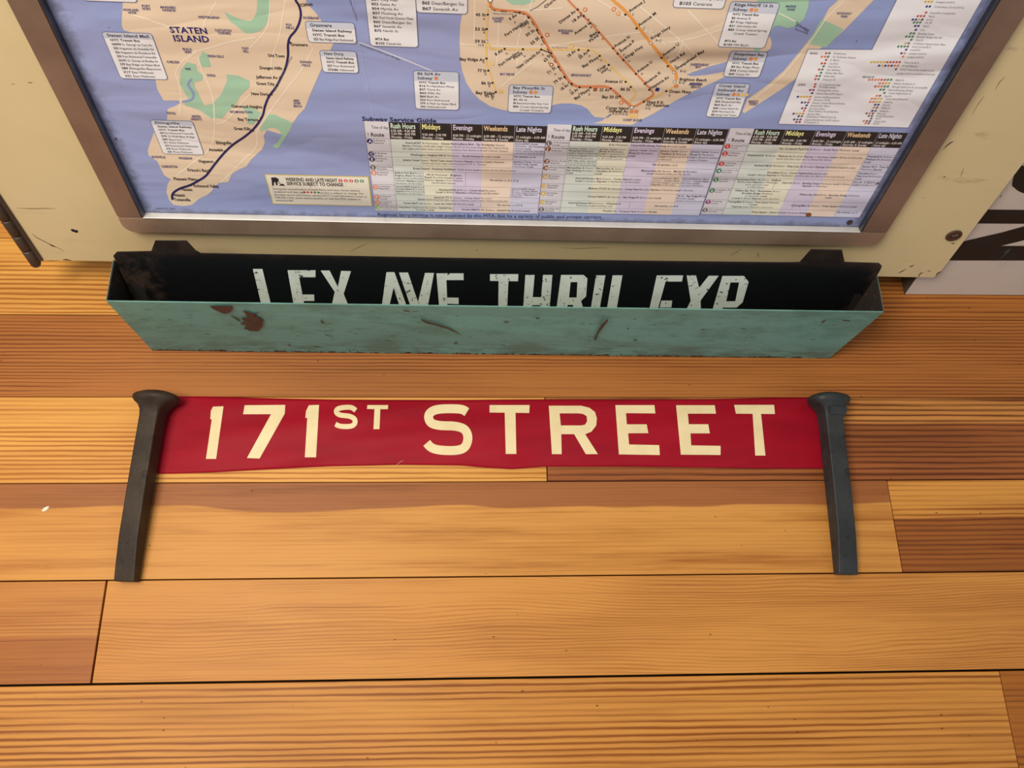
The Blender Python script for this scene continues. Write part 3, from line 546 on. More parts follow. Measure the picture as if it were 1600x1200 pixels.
# three timetables
TINT = [(218, 224, 216), (234, 230, 208), (218, 206, 228), (238, 216, 198), (212, 209, 230)]
HEADC = [(214, 236, 214), (240, 236, 160), (226, 212, 236), (240, 206, 160), (220, 216, 236)]
def table(tl, cols, trt, left_rows, bl, divb, brt, rows, name_label):
    """cols: px x of column starts along the header top (Rush Hours first); left_rows: px y of row edges at the left side"""
    U0 = (uv(*tl)[0]+uv(*bl)[0])/2; UE = (uv(*trt)[0]+uv(*brt)[0])/2; UD = (uv(*cols[0])[0]+uv(*divb)[0])/2
    V1 = (uv(*tl)[1]+uv(*trt)[1])/2; V0 = (uv(*bl)[1]+uv(*brt)[1])/2
    cu = [UD]+[uv(*c)[0] for c in cols[1:]]+[UE]
    f = lambda i: (left_rows[i]-left_rows[0])/(left_rows[-1]-left_rows[0])
    VH = uv(tl[0]+(bl[0]-tl[0])*.18, left_rows[0])[1]
    # perspective: row edges measured along the left side of the table
    vr = [uv(tl[0]+(bl[0]-tl[0])*(y-tl[1])/(bl[1]-tl[1]), y)[1] for y in left_rows]; sc = (V0-VH)/(vr[-1]-vr[0]); vr = [VH+(v_-vr[0])*sc for v_ in vr]
    rect = lambda m, a, b, c, d, z: m.flat([(a, b), (c, b), (c, d), (a, d)], z)
    mb = MB(); mb.prism([(U0, V0), (UE, V0), (UE, V1), (U0, V1)], W5+.00002, W6-.00004); tb = mb.build('timetable', paper((216, 212, 218)), tmap, label=name_label)
    for k in range(5):
        mb = MB(); rect(mb, cu[k], V0, cu[k+1], vr[0], W6); mb.build('column', paper(TINT[k]), tb)
        mb = MB(); rect(mb, cu[k]+.00012, vr[0], cu[k+1]-.00012, V1, W7); mb.build('column_header', paper((46, 40, 40)), tb)
        H = V1-vr[0]
        mt = MB(); lay(mt, ('Rush Hours', 'Middays', 'Evenings', 'Weekends', 'Late Nights')[k], (cu[k]+.0010, V1-H*.36), (1, 0), (cu[k+1]-cu[k])*(.80, .60, .64, .74, .80)[k], H*.29, W8, True); mt.build('header_title', paper(HEADC[k]), tb)
        mt = MB(); L = (['6:30 AM - 9:30 AM', '3:30 PM - 8:00 PM', 'Monday - Friday'], ['', '9:30 AM - 3:30 PM', 'Monday - Friday'], ['', '8:00 PM - 12 midnight', 'Monday - Friday'], ['', '6:30 AM - 12 midnight', 'Saturday & Sunday'], ['', '12 midnight - 6:30 AM', 'Every day'])[k]
        for j, s in enumerate(L):
            if s: lay(mt, s, (cu[k]+.0010, V1-H*(.57+.185*j)), (1, 0), (cu[k+1]-cu[k])*min(.92, len(s)*.046), H*.14, W8, True)
        mt.build('header_hours', paper((222, 214, 208)), tb)
    mt = MB(); lay(mt, 'Time of day', (U0+(UD-U0)*.28, V1-(V1-vr[0])*.42), (1, 0), (UD-U0)*.68, (V1-vr[0])*.17, W7); lay(mt, 'Route', (U0+(UD-U0)*.22, V1-(V1-vr[0])*.88), (1, 0), (UD-U0)*.55, (V1-vr[0])*.22, W7, True)
    mt.mesh([(U0+(UD-U0)*.1, V1-(V1-vr[0])*.68, W7), (U0+(UD-U0)*.13, V1-(V1-vr[0])*.68, W7), (U0+(UD-U0)*.115, V1-(V1-vr[0])*.92, W7)], [[0, 2, 1]])
    li = MB(); mtb = MB()
    for v_ in vr: rect(li, U0, v_-.00012, UE, v_+.00012, W7)
    rect(li, U0-.0001, V0, U0+.0002, V1, W7); rect(li, UD-.00015, V0, UD+.00015, V1, W7); rect(li, UE-.0002, V0, UE+.0001, V1, W7)
    FU = lambda x: cu[min(int(x), 4)]+(x-min(int(x), 4))*(cu[min(int(x), 4)+1]-cu[min(int(x), 4)])
    for i, (bul, bc, nm, items, walls) in enumerate(rows):
        top, bt = vr[i], vr[i+1]; lh = .00235
        cxy = (U0+(UD-U0)*.15, top-.0026)
        m3 = MB(); m3.flat([(cxy[0]+.0022*math.cos(t*math.pi/8), cxy[1]+.0022*math.sin(t*math.pi/8)) for t in range(16)], W7); b_ = m3.build('route_bullet', paper(bc), tb)
        lay(mtb, bul, (cxy[0]-.0009, cxy[1]-.0012), (1, 0), None, .0024, W8, True)
        for j, s in enumerate(nm): lay(mt, s, (U0+(UD-U0)*.30, top-.0024-.0021*j), (1, 0), min((UD-U0)*.68, len(s)*.00105), .00135, W7)
        for (x0, x1, lines) in items:
            n = len(lines); H = top-bt; st = min(.0026, H/(n+.35)); y = (top+bt)/2+n*st/2-st*.80 if x1-x0 > 1.2 else top-st*1.0
            for s in lines:
                a, b = FU(x0), FU(x1); wd = len(s.replace('*', ''))*.00092*(1.08 if '*' in s else 1); wd = min(wd, (b-a)*.96)
                x = (a+b)/2-wd/2 if x1-x0 > 1.2 else a+.0008
                lay(mt, s, (x, y), (1, 0), wd, min(.0017, st*.66), W7, False); y -= st
        for x in walls: rect(li, FU(x)-.00012, bt, FU(x)+.00012, top, W7)
    mt.build('table_lettering', paper((70, 64, 70)), tb, kind='stuff'); mtb.build('bullet_lettering', paper((232, 226, 222)), tb, kind='stuff'); li.build('rule', paper((140, 134, 144)), tb)
BLU, ORB, BRN, YBU, GRY = (52, 48, 116), (222, 132, 100), (140, 84, 62), (216, 178, 76), (110, 104, 108)
table((566.6,190),[(606,192),(656.6,192.5),(705.3,193.3),(754,193.8),(804.7,194.4)],(854.4,195.2),[215.3,235.6,244,257,266,288.4,304.4,312.8,320.9,329.7],(588,329.7),(622,329.7),(842,332.3),[
 ('A',BLU,['8 Avenue','Express'],[(.3,3.9,['*Inwood/207 St* Manhattan - *Ozone Park/Lefferts Blvd - Far Rockaway* Queens','*Express* in Manhattan and Brooklyn, *Local* in Queens. Also *A* rush hour service Rockaway Park, Queens. During','late nights and other times transfer to S Rockaway Park Shuttle at Broad Channel, Queens']),(4,5,['*Inwood/207 Street*','Manhattan - *Far Rockaway*','Queens *Local*','Shuttle: Ozone Park late nights','connects at Euclid Avenue'])],[4]),
 ('C',BLU,['8 Avenue','Local'],[(.4,3.8,['*Washington Heights/168 St* Manhattan - *Euclid Avenue* Brooklyn *Local*']),(4,5,['*No service* use *A*'])],[4]),
 ('E',BLU,['8 Avenue','Local'],[(.3,3.8,['*Jamaica Center* Queens - *World Trade Center* Manhattan *Express* in Queens, *Local* in Manhattan','some rush hour trips start at Jamaica/179 St, Queens']),(4,5,['*Jamaica Center* Queens','*World Trade Center*','Manhattan *Local*'])],[4]),
 ('S',GRY,['Rockaway Park','Shuttle'],[(.6,4.2,['*Broad Channel - Rockaway Park/Beach 116 St* Queens *Local* connects with *A* at Broad Channel'])],[]),
 ('B',ORB,['6 Avenue','Express'],[(0,1,['*Bedford Park Blvd* Bronx -','*Brighton Beach* Brooklyn','*Local* in Bronx and Brooklyn','Manhattan, *Express* in lower','Manhattan and Brooklyn']),(1,2.4,['*145 St* Manhattan - *Brighton*','*Beach* Brooklyn *Local* in upper','Manhattan, *Express* in lower Manhattan','and Brooklyn express']),(2.5,5,['*No service* use *A C D Q*'])],[1,2.45]),
 ('D',ORB,['6 Avenue','Express'],[(0,1,['*Norwood/205 Street* Bronx','*Coney Island* Brooklyn','*Express* Bronx rush hours and','Manhattan and Brooklyn']),(1,4,['*Norwood/205 St* Bronx - *Coney Island* Brooklyn','*Local* in Bronx, *Express* in Manhattan and Brooklyn']),(4,5,['*Norwood/205 Street*','Bronx - *Coney Island*','Brooklyn *Local* in Bronx and','Brooklyn, *Express* in','Manhattan'])],[1,4]),
 ('F',ORB,['6 Avenue','Local'],[(.7,4,['*Jamaica/179 St* Queens - *Coney Island* Brooklyn','*Express* Queens except late nights, express in Manhattan, Queens *Local* in Manhattan and Brooklyn'])],[]),
 ('V',ORB,['6 Avenue','Local'],[(.2,2.8,['*Forest Hills/71 Av* Queens - *Lower East Side/2 Av* Manhattan *Local*']),(3,5,['*No service* use *E F R*'])],[3]),
 ('G',(150,176,104),['Brooklyn-Queens','Crosstown Local'],[(0,2,['*Long Island City/Court Sq* Queens - *Smith/9 Sts*','Brooklyn *Local*']),(2,5,['*Forest Hills/71 Av* Queens - *Smith/9 Sts* Brooklyn *Local*'])],[2])],'left timetable of three')
table((854,195.6),[(892,196),(942,196.6),(990,197.2),(1039.7,197.8),(1089.4,198.4)],(1138,199.2),[218.5,227.5,248,258.4,272.5,287.5,299.7,313.75,325,333.4],(841,332.5),(875.6,333.4),(1094,334.6),[
 ('L',GRY,['14 St-Canarsie','Local'],[(.5,4.6,['*8 Av* Manhattan - *Canarsie/Rockaway Parkway* Brooklyn *Local*'])],[]),
 ('J',BRN,['Nassau Street','Express'],[(0,1,['*Jamaica Center* Queens -','*Broad St* Manhattan','*Local* in Queens and Manhattan','Manhattan *Express* Marcy Av','to Broadway Junction']),(1,2,['*Jamaica Center* Queens -','*Broad St* Manhattan','*Local* in Queens and','Manhattan *Express* Marcy Av','to Broadway Junction']),(2,3,['*Jamaica Center* Queens -','*Broad St* Manhattan','*Local*']),(3,4,['*Jamaica Center* Queens -','*Chambers St* Manhattan','*Local* continue on 4 5 6','to Broad St']),(4,5,['*Jamaica Center* Queens -','*Broad St* Manhattan','*Local* to Broad St weekdays','weekend Chambers'])],[1,2,3,4]),
 ('Z',BRN,['Nassau Street','Express'],[(0,1,['*J/Z skip stop service*','from Sutphin to Myrtle','rush hour direction only']),(2,4.6,['*No Z service*, use *J*'])],[1]),
 ('M',BRN,['Nassau Street','Local'],[(0,1,['*Metropolitan Av* Queens -','*Bay Parkway* Brooklyn','*Local*']),(1,2,['*Metropolitan Av* Queens -','*Chambers St* Manhattan','*Local*']),(2,5,['*Metropolitan Av* Queens - *Myrtle Av* Brooklyn','*Local* connects with J at Myrtle Av'])],[1,2]),
 ('N',YBU,['Broadway','Express'],[(0,3,['*Astoria/Ditmars Blvd* Queens - *Coney Island* Brooklyn','*Local* in Queens, *Express* in Manhattan and Brooklyn']),(3,4,['*Astoria/Ditmars Blvd*','Queens - *Coney Island*','Brooklyn *Local* in Queens','*Express* in Brooklyn']),(4,5,['*Astoria/Ditmars Blvd*','Queens - *Coney Island*','Brooklyn *Local*','via Lower Manhattan'])],[3,4]),
 ('Q',YBU,['Broadway','Express'],[(.8,4.6,['*Midtown 57 St/7 Av* Manhattan - *Coney Island* Brooklyn *Express* in Manhattan, *Local* in Brooklyn'])],[]),
 ('R',YBU,['Broadway','Local'],[(.4,4,['*Forest Hills/71 Av* Queens - *Bay Ridge/95 St* Brooklyn *Local*']),(4,5,['*36 St - Bay Ridge/95 St*','Brooklyn *Local*','transfer to N at 36 St for service'])],[4]),
 ('W',YBU,['Broadway','Local'],[(0,2.4,['*Astoria/Ditmars Blvd* Queens - *Whitehall St*','Manhattan *Local* weekdays only']),(2.5,5,['*No service*, use *N R*'])],[2.45]),
 ('S',GRY,['Franklin Av','Shuttle'],[(.8,4.2,['*Franklin Av - Prospect Park* Brooklyn *Shuttle*'])],[])],'middle timetable of three')
table((1140,200),[(1178.4,200.6),(1228,202),(1275,204),(1324,205),(1374,206)],(1421.6,206.6),[223.4,235,251,262,276,293,311,324,334],(1095,334),(1129,334.5),(1341,339),[
 ('1',RED,['Broadway/7 Av','Local'],[(.5,4.2,['*Van Cortlandt Park/242 St* Bronx - *South Ferry* Manhattan *Local*'])],[4]),
 ('2',RED,['7 Avenue','Express'],[(0,4,['*Wakefield/241 St* Bronx - *Flatbush Av* Brooklyn *Express* in Manhattan, *Local* in Bronx and Brooklyn','some rush hour trips start at Nereid Av, Bronx']),(4,5,['*Wakefield/241 St* Bronx -','*Flatbush Av* Brooklyn','*Local*'])],[4]),
 ('3',RED,['7 Avenue','Express'],[(.3,4,['*Harlem/148 St* Manhattan - *New Lots Av* Brooklyn *Express* Manhattan *Local* Brooklyn']),(4,5,['*Harlem/148 St* - *Times Sq*','Manhattan *Express*'])],[4]),
 ('4',GRN,['Lexington Av','Express'],[(0,4,['*Woodlawn* Bronx - *Crown Heights/Utica Av* Brooklyn','*Local* in Bronx *Express* in Manhattan and Brooklyn (no Bronx local rush hours)']),(4,5,['*Woodlawn* Bronx -','*New Lots Av* Brooklyn','*Local*'])],[4]),
 ('5',GRN,['Lexington Av','Express'],[(0,1.6,['*Eastchester/Dyre Av* Bronx - *Flatbush*','*Av* Brooklyn *Express* in Manhattan','some rush hour trips','to 238 St Bronx']),(1.6,4,['*Dyre Av* Bronx - *Bowling Green* Manhattan *Local* in Bronx','*Express* in Manhattan']),(4,5,['*Dyre Av - E 180 St* Bronx','*Local* transfer to 2'])],[1.4,4]),
 ('6',GRN,['Lexington Av','Local'],[(0,1.9,['*Pelham Bay Park - Parkchester* Bronx -','*Brooklyn Bridge* Manhattan','6 rush hour *Local*','6 *Local* in Bronx *Express* peak direction']),(2.2,4.8,['*Pelham Bay Park* Bronx - *Brooklyn Bridge* Manhattan','*Local*'])],[2]),
 ('7',(150,70,120),['Flushing','Local'],[(0,1.9,['*Flushing/Main St* Queens - *Times Square* Manhattan','7 *Local*','7 *Express* peak direction rush hours']),(2.2,4.8,['*Flushing/Main St* Queens - *Times Square* Manhattan *Local*'])],[2.4]),
 ('S',GRY,['42nd Street','Shuttle'],[(.8,3.2,['*Times Square - Grand Central* Manhattan *Shuttle*']),(4,5,['*No service*, use *7*'])],[4])],'right timetable of three')
# index of stations on white, right of the map
P = [(1262,76),(1362,76.5),(1400,0),(1470,-130),(1640,-130),(1534,0),(1419,199.5),(1215,193.5)]
U = pxs(P); U[3] = (U[2][0], .50); U[4] = (U[5][0], .50)
mb = MB(); mb.prism(U, W5+.00002, W6-.00004); ix = mb.build('station_index', paper((128, 126, 150)), tmap, label='white stepped station list')
cx_ = sum(p[0] for p in U)/8; ins = []
for a in range(8):
    p0, p1, p2 = (np.array(U[a-1]), np.array(U[a]), np.array(U[(a+1) % 8])); 
    CU = np.array(ccw(U)); flip = 1 if ccw(U) == list(U) else -1
    d0, d1 = unit(p1-p0), unit(p2-p1); n0, n1 = np.array((-d0[1], d0[0]))*flip, np.array((-d1[1], d1[0]))*flip
    ins.append(tuple(p1+(n0+n1)/(1+n0@n1)*.0004))
mb = MB(); mb.flat(ins, W6); mb.build('box_face', paper((234, 232, 236)), ix)
R_, O_, Y_, B_, G_, K_ = RED, ORB, YBU, (70, 72, 132), GRN, (120, 110, 112)
mt = MB(); bl = {}
def irow(xe, y, cols, s, wpx):
    for k, c in enumerate(reversed(cols)):
        c = {'R': (196, 90, 84), 'O': O_, 'Y': Y_, 'B': B_, 'G': (84, 138, 104), 'K': K_, 'P': (150, 70, 120)}[c]
        m3 = bl.setdefault(c, MB()); disc(m3, xe-4.9*k-2.4, y, 2.0, W7, 10)
    T(mt, s, xe+3.5, y+1.8, xe+3.5+wpx, None, 3.0, False, False, W7)
T(mt, 'BRONX', 1265, 84, 1277, None, 3, True, False, W7); T(mt, 'QUEENS', 1246, 133, 1258, None, 3, True, False, W7); T(mt, 'BROOKLYN', 1347, 121, 1365, None, 3, True, False, W7)
for a in ((1298,82.5,'RG','149 St-Grand Concourse',20),(1296,88,'OOG','161 St/Yankee Stadium',38),(1293,93,'R','E 180 St',14),(1291,98.5,'RR','3 Av/149 St',14),(1289,103,'G','Hunts Point Av',20),(1287,108,'RG','Gun Hill Road',22),(1285,113,'G','Pelham Bay Park',28),(1283,118,'RG','Pelham Pkwy',18),(1281,123,'RG','Simpson St',20),
    (1276,131,'R','21 St/Queensbridge',34),(1275,135,'R','74 St/Broadway',28),(1273,140,'PP','Flushing/Main Street',34),(1271,145,'B','Howard Beach/JFK Airport',42),(1268.5,150.5,'BYYYO','Jackson Hts/Roosevelt Av',40),(1267,155,'O','Jamaica/179 St',26),(1265,159.5,'BKP','Jamaica Center/Parsons/Archer',52),(1262.5,164,'B','Jamaica/Van Wyck',30),(1260.5,168.5,'PP','Junction Blvd',24),(1258.5,172.5,'O','Mets-Willets Point/Stadium',48),(1257,177,'BYYO','Queens Plaza',20),(1255,181,'BG','Queensboro Plaza/Court Sq',48),(1253,186,'BKP','Sutphin Blvd/Archer Av/JFK Airport',55),(1251.5,190,'PP','Woodside/61 St',24),
    (1458,2,'YYY','Lexington Av/59 St',30),(1455,9.5,'BB','Columbus Circle/59 St',48),(1449,19,'R','Inwood/Van Cortlandt Park',40),(1446,24.5,'RRR','Times Sq',10),(1443,30,'BBYB','W 4 St',10),(1440,34.5,'GGG','14 St',12),(1437,40,'BB','168 St',10),(1433,46,'B','175 St',8),(1430,51.5,'GG','Bowling Green',26),(1428,56.5,'GGG','Brooklyn Bridge-City Hall',40),(1426,61.5,'G','Canal St',12),(1422,67,'YK','14 St/Union Square-Astor Place',52),(1420.5,72,'GGGK','Grand Central/42 St',30),(1418,77,'B','Inwood/207 St',16),(1415.5,82.5,'BO','Lexington Av/53 St',28),(1413,88,'O','Lexington Av/63 St',26),(1408,96.5,'YYYYYRRRRR','Times Sq-42 St',24),(1405,102,'BYBRBOO','W 4 St/Wash Sq',24),(1402,107.5,'K','World Trade Center, transfer to A C',54),(1397,113.5,'','passengers transfer across platform use lower level',60),
    (1394.5,124,'OOOORRGG','Atlantic Av',14),(1391.5,129.5,'OOYY','Atlantic Av/Pacific St',34),(1389.5,134.5,'ROOGG','Borough Hall/Court St, use accessible',56),(1383,139.5,'GG','Canarsie/Rockaway Parkway',40),(1384,144.5,'G','Crown Heights/Utica Av',36),(1377,149,'OK','Church Av',12),(1379,153.5,'OOYY','Coney Island/Stillwell Av',36),(1376.5,158.5,'OOYY','DeKalb Av',14),(1374.5,163,'BB','Euclid Av',12),(1372.5,167.5,'OK','Flatbush Av',14),(1370,172.5,'BK','Franklin Av',14),(1366,176.5,'KOK','Marcy Av',14),(1364.5,180.5,'KK','Myrtle/Wyckoff Avs',28),(1363.5,184.5,'K','Park Pl',8),(1361.5,188.5,'OKK','Prospect Park',18),(1359.5,192,'OK','Utica Av',10)): irow(*a)
mt.build('box_lettering', paper((92, 86, 90)), ix, kind='stuff')
for c, m3 in bl.items(): m3.build('route_bullet', paper(c), ix, kind='stuff')
mb = MB(); mb.flat(pxs([(1276,318.5-0),(1280,316),(1284,315.8),(1286,317),(1284.5,320),(1280,321.5),(1276.5,321)]) if False else pxs([(1258,334),(1262,331.5),(1267,332),(1268,335),(1265,338),(1260,338)]), W8); mb.build('rust_spot', paper((140, 84, 58)), tmap)
mb = MB(); mb.flat(pxs([(1322,347),(1326,343.5),(1331,343),(1333,346),(1329,350.5),(1324,351)]), W8); mb.flat(pxs([(1368,287.5),(1371,284.5),(1373,283.5),(1373,285.5),(1370,288)]), W8); mb.flat(pxs([(180,214.5),(183,216),(183,218),(179.5,217)]), W8); mb.build('dirt_spot', paper((66, 56, 50)), tmap)

# ------------------------------------------------------------------ green sign box (trough)
GREEN = NT('green_paint'); c_ = GREEN.obj((1, 1, 1)); z_ = GREEN.n('ShaderNodeSeparateXYZ', i0=GREEN.n('ShaderNodeTexCoord').outputs['Object']).outputs[2]
a_ = GREEN.ramp(GREEN.noise(GREEN.obj((1, 1, 2.2)), 22, 5, .65), .42, .68); b_ = GREEN.ramp(GREEN.noise(GREEN.obj((1, 1, 4)), 90, 6, .72), .55, .74)
e_ = GREEN.ramp(GREEN.math('MULTIPLY_ADD', GREEN.noise(c_, 150, 5, .75), -.020, z_), -.0095, -.0075, 1, 0)
f_ = GREEN.ramp(GREEN.noise(GREEN.obj((.45, 1, 1.6)), 150, 5, .72), .625, .67)
lo = GREEN.math('MULTIPLY', GREEN.ramp(z_, .006, .034, 1, 0), GREEN.ramp(GREEN.noise(GREEN.obj((.5, 1, 2)), 60, 5, .7), .38, .6))
cg = GREEN.mix(GREEN.math('MULTIPLY', a_, .85), lin((110, 160, 150)), lin((92, 134, 124))); cg = GREEN.mix(GREEN.math('MULTIPLY', GREEN.math('MAXIMUM', b_, lo), .62), cg, lin((84, 98, 86)))
cg = GREEN.mix(GREEN.math('MULTIPLY', f_, .8), cg, lin((58, 54, 42))); cg = GREEN.mix(e_, cg, lin((64, 48, 36)))
GREEN = GREEN.out(cg, .48, 0, GREEN.bump(GREEN.noise(c_, 120, 4), .12, .0008), spec=.35)
INSIDE = painted('box_inside', lin((46, 38, 32)), lin((30, 24, 20)), lin((80, 54, 36)), .6, 1.0, 90, .75)
CHIPB = painted('brown_chip', lin((84, 58, 46)), lin((60, 42, 34)), lin((110, 84, 70)), .8, 1.0, 300, .7)
tro = thing('sign_box', 'long chipped green metal box on the floor below the map', 'box')
FB = [np.array((-.2824, .2487, 0)), np.array((.3178, .2434, 0))]; FT = [np.array((-.2822, .2534, .0907)), np.array((.3291, .2531, .0803))]
DB = np.array((0, .0352, 0)); th = .0011
def slab(a, b, c, d, nrm): # quad a,b,c,d plus thickness along nrm
    m = MB(); q_ = [a, b, c, d]; m.hexa([p+nrm for p in q_]+q_); return m
up_y = np.array((0, th, 0))
m = MB(); m.hexa([FB[0], FB[1], FB[1]+up_y, FB[0]+up_y, FT[0], FT[1], FT[1]+up_y, FT[0]+up_y]); fw = m.build('front_wall', GREEN, tro, bevel=.0003)
def back(p, k): return p+DB*k
m = MB(); bb = [FB[0]+DB, FB[1]+DB]; bt_ = [FT[0]+DB*1.0, FT[1]+DB*1.0]
m.hexa([bb[0]-up_y, bb[1]-up_y, bb[1], bb[0], bt_[0]-up_y-np.array((0, 0, .006)), bt_[1]-up_y-np.array((0, 0, .006)), bt_[1]-np.array((0, 0, .006)), bt_[0]-np.array((0, 0, .006))]); m.build('back_wall', INSIDE, tro)
for s in (0, 1):
    xx = np.array((th*(1 if s == 0 else -1), 0, 0)); A = [FB[s]+up_y, FB[s]+DB, FT[s]+DB, FT[s]+up_y]
    m = MB(); q_ = [A[0], A[0]+xx, A[1]+xx, A[1], A[3], A[3]+xx, A[2]+xx, A[2]]
    if s: q_ = [q_[i] for i in (1, 0, 3, 2, 5, 4, 7, 6)]
    m.hexa(q_); m.build('end_wall', INSIDE, tro)
    ox = -xx*.25; m = MB(); q_ = [p+ox for p in A]; m.hexa([q_[0], A[0], A[1], q_[1], q_[3], A[3], A[2], q_[2]] if s == 0 else [A[0], q_[0], q_[1], A[1], A[3], q_[3], q_[2], A[2]]); m.build('end_paint', GREEN, tro)
m = MB(); ux = np.array((0, 0, .0011)); m.hexa([FB[0]+up_y, FB[1]+up_y, FB[1]+DB-up_y, FB[0]+DB-up_y]+[p+ux for p in (FB[0]+up_y, FB[1]+up_y, FB[1]+DB-up_y, FB[0]+DB-up_y)]); m.build('base', INSIDE, tro)
# paint worn off the front
FRp = Plane(FB[0], FB[1]-FB[0], FT[0]-FB[0])
def frontchip(P, name='paint_chip', mat=CHIPB, seed=1, jag=.6):
    random.seed(seed); Q = []
    for i, p in enumerate(P):
        q_ = P[(i+1) % len(P)]
        for k in range(3): t = k/3; Q.append((p[0]+(q_[0]-p[0])*t+random.uniform(-jag, jag), p[1]+(q_[1]-p[1])*t+random.uniform(-jag, jag)))
    M_ = FRp.mat(); mm = MB(); mm.face([tuple(M_ @ Vector((*FRp.uv(x, y), .00012))) for x, y in Q][::-1]); mm.build(name, mat, fw)
frontchip([(327,478),(364,478),(363,483),(360,488),(351,490.5),(342,487),(333,483)])
frontchip([(379,485.5),(388,487),(395,490),(408,486.5),(397,494),(404,495),(411,499.5),(410,509),(404,517),(390,516.5),(381,513),(386,509),(375,506),(383,502),(376,498),(388,496)], seed=2)
for P in ([(360,492),(376,501),(374,502.5),(362,494.5)],[(657,496.5),(661,499),(669,503),(678,505),(700,511.5),(723,524),(699,514),(677,507.5),(666,505),(658,500)],[(500,500),(507,504),(505,506),(501,503)],[(837,496),(844,496.5),(842,498.5),(837,498)],[(709,536.5),(715,534.5),(714,537),(710,537.5)],[(507,522),(519,525.5),(517,526),(508,523)],[(979,513),(983,511),(981,515)],[(449,537),(455,540),(452,541)],[(1283,503),(1290,499),(1288,503),(1284,505)],[(1315,499),(1328,500),(1327,502),(1316,500.5)],[(988,532),(996,530),(994,532.5)],[(630,484),(641,485.5),(639,487),(631,486)],[(940,506),(951,497),(949,503),(936,520),(930,533),(928,530),(934,516)]):
    frontchip(P, 'scratch', plain('scratch_brown', (74, 66, 52), .7) if 'scratch_brown' not in bpy.data.materials else bpy.data.materials['scratch_brown'], 3, .25)

# ------------------------------------------------------------------ black enamel destination plate standing in the box
PL = Plane((.0300, .2505, .0020), (.9999, .0008, -.0162), (.0146, .3856, .9226))
pu = lambda x, y: PL.uv(x, y)
plate = thing('destination_plate', 'black metal sign plate LEX AVE THRU EXP standing in the green box', 'sign', mat=PL.mat())
BK = NT('black_enamel'); s_ = BK.n('ShaderNodeSeparateXYZ', i0=BK.n('ShaderNodeTexCoord').outputs['Object']).outputs
nb_ = BK.noise(BK.obj(), 60, 6, .7); nb2 = BK.noise(BK.obj(), 22, 5, .65)
vt = pu(600, 402)[1]
top_ = BK.ramp(BK.math('MULTIPLY_ADD', nb2, -.014, BK.math('SUBTRACT', vt+.004, s_[1])), -.006, .001, 1, 0)
end_ = BK.ramp(BK.math('MULTIPLY_ADD', nb2, .16, BK.math('ABSOLUTE', s_[0])), .356, .392)
rm = BK.math('MULTIPLY', BK.math('MAXIMUM', BK.math('MULTIPLY', top_, .45), end_), BK.ramp(nb_, .35, .62))
sp_ = BK.ramp(BK.noise(BK.obj(), 190, 3, .6), .70, .76, 0, .35)
ck = BK.mix(sp_, lin((16, 16, 18)), lin((62, 52, 42))); ck = BK.mix(BK.math('MULTIPLY', rm, .6), ck, lin((74, 55, 42)))
BK = BK.out(ck, BK.math('MULTIPLY_ADD', rm, .4, .32), 0, BK.bump(nb_, .08, .0006), spec=.35)
TOP = [(177,400),(182,394.5),(236,393.5),(242,377),(291,377),(305,392),(313,396.5),(700,404),(1000,408.5),(1225,411),(1250,410.5),(1268,390.5),(1316,391.5),(1320,410.5),(1374,412),(1378,416),(1376,421)]
tp = [pu(*p) for p in TOP]
bl_, br_ = pu(214, 470), pu(1348, 489)
lb = tp[0][0]+.012; rb = tp[-1][0]-.012
OUT = tp+[(tp[-1][0]-.0015, tp[-1][1]-.03), (rb-.002, .0), (tp[0][0]+.0035, .0), (tp[0][0]+.0005, tp[0][1]-.02)]
m = MB(); m.prism(OUT, -.0012, 0); m.build('plate', BK, plate)
for (x, y, s) in ((219, 456, 1), (1337, 470, -1)):   # keyhole slots
    c = pu(x, y); m = MB(); m.flat([(c[0]-.004, c[1]-.008), (c[0]+.004, c[1]-.008), (c[0]+.004, c[1]+.004), (c[0]+.001, c[1]+.008), (c[0]-.004, c[1]+.008)], .0001); m.build('slot', BLACK, plate)
WH = NT('white_enamel'); w1 = WH.noise(WH.obj(), 230, 5, .7); w2 = WH.noise(WH.obj(), 50, 4, .6); cw = WH.mix(WH.ramp(w2, .4, .7, 0, .4), lin((214, 222, 212)), lin((184, 192, 182)))
cw = WH.mix(WH.ramp(WH.math('MULTIPLY_ADD', w2, .2, w1), .705, .735), cw, lin((50, 44, 38))); WH = WH.out(cw, .4, 0, spec=.4)
z4 = lambda P: [(140+x/4, 360+y/4) for x, y in P]; z5 = lambda P: [(500+x/3.2, 360+y/3.2) for x, y in P]; z6 = lambda P: [(1000+x/3.636, 360+y/3.636) for x, y in P]
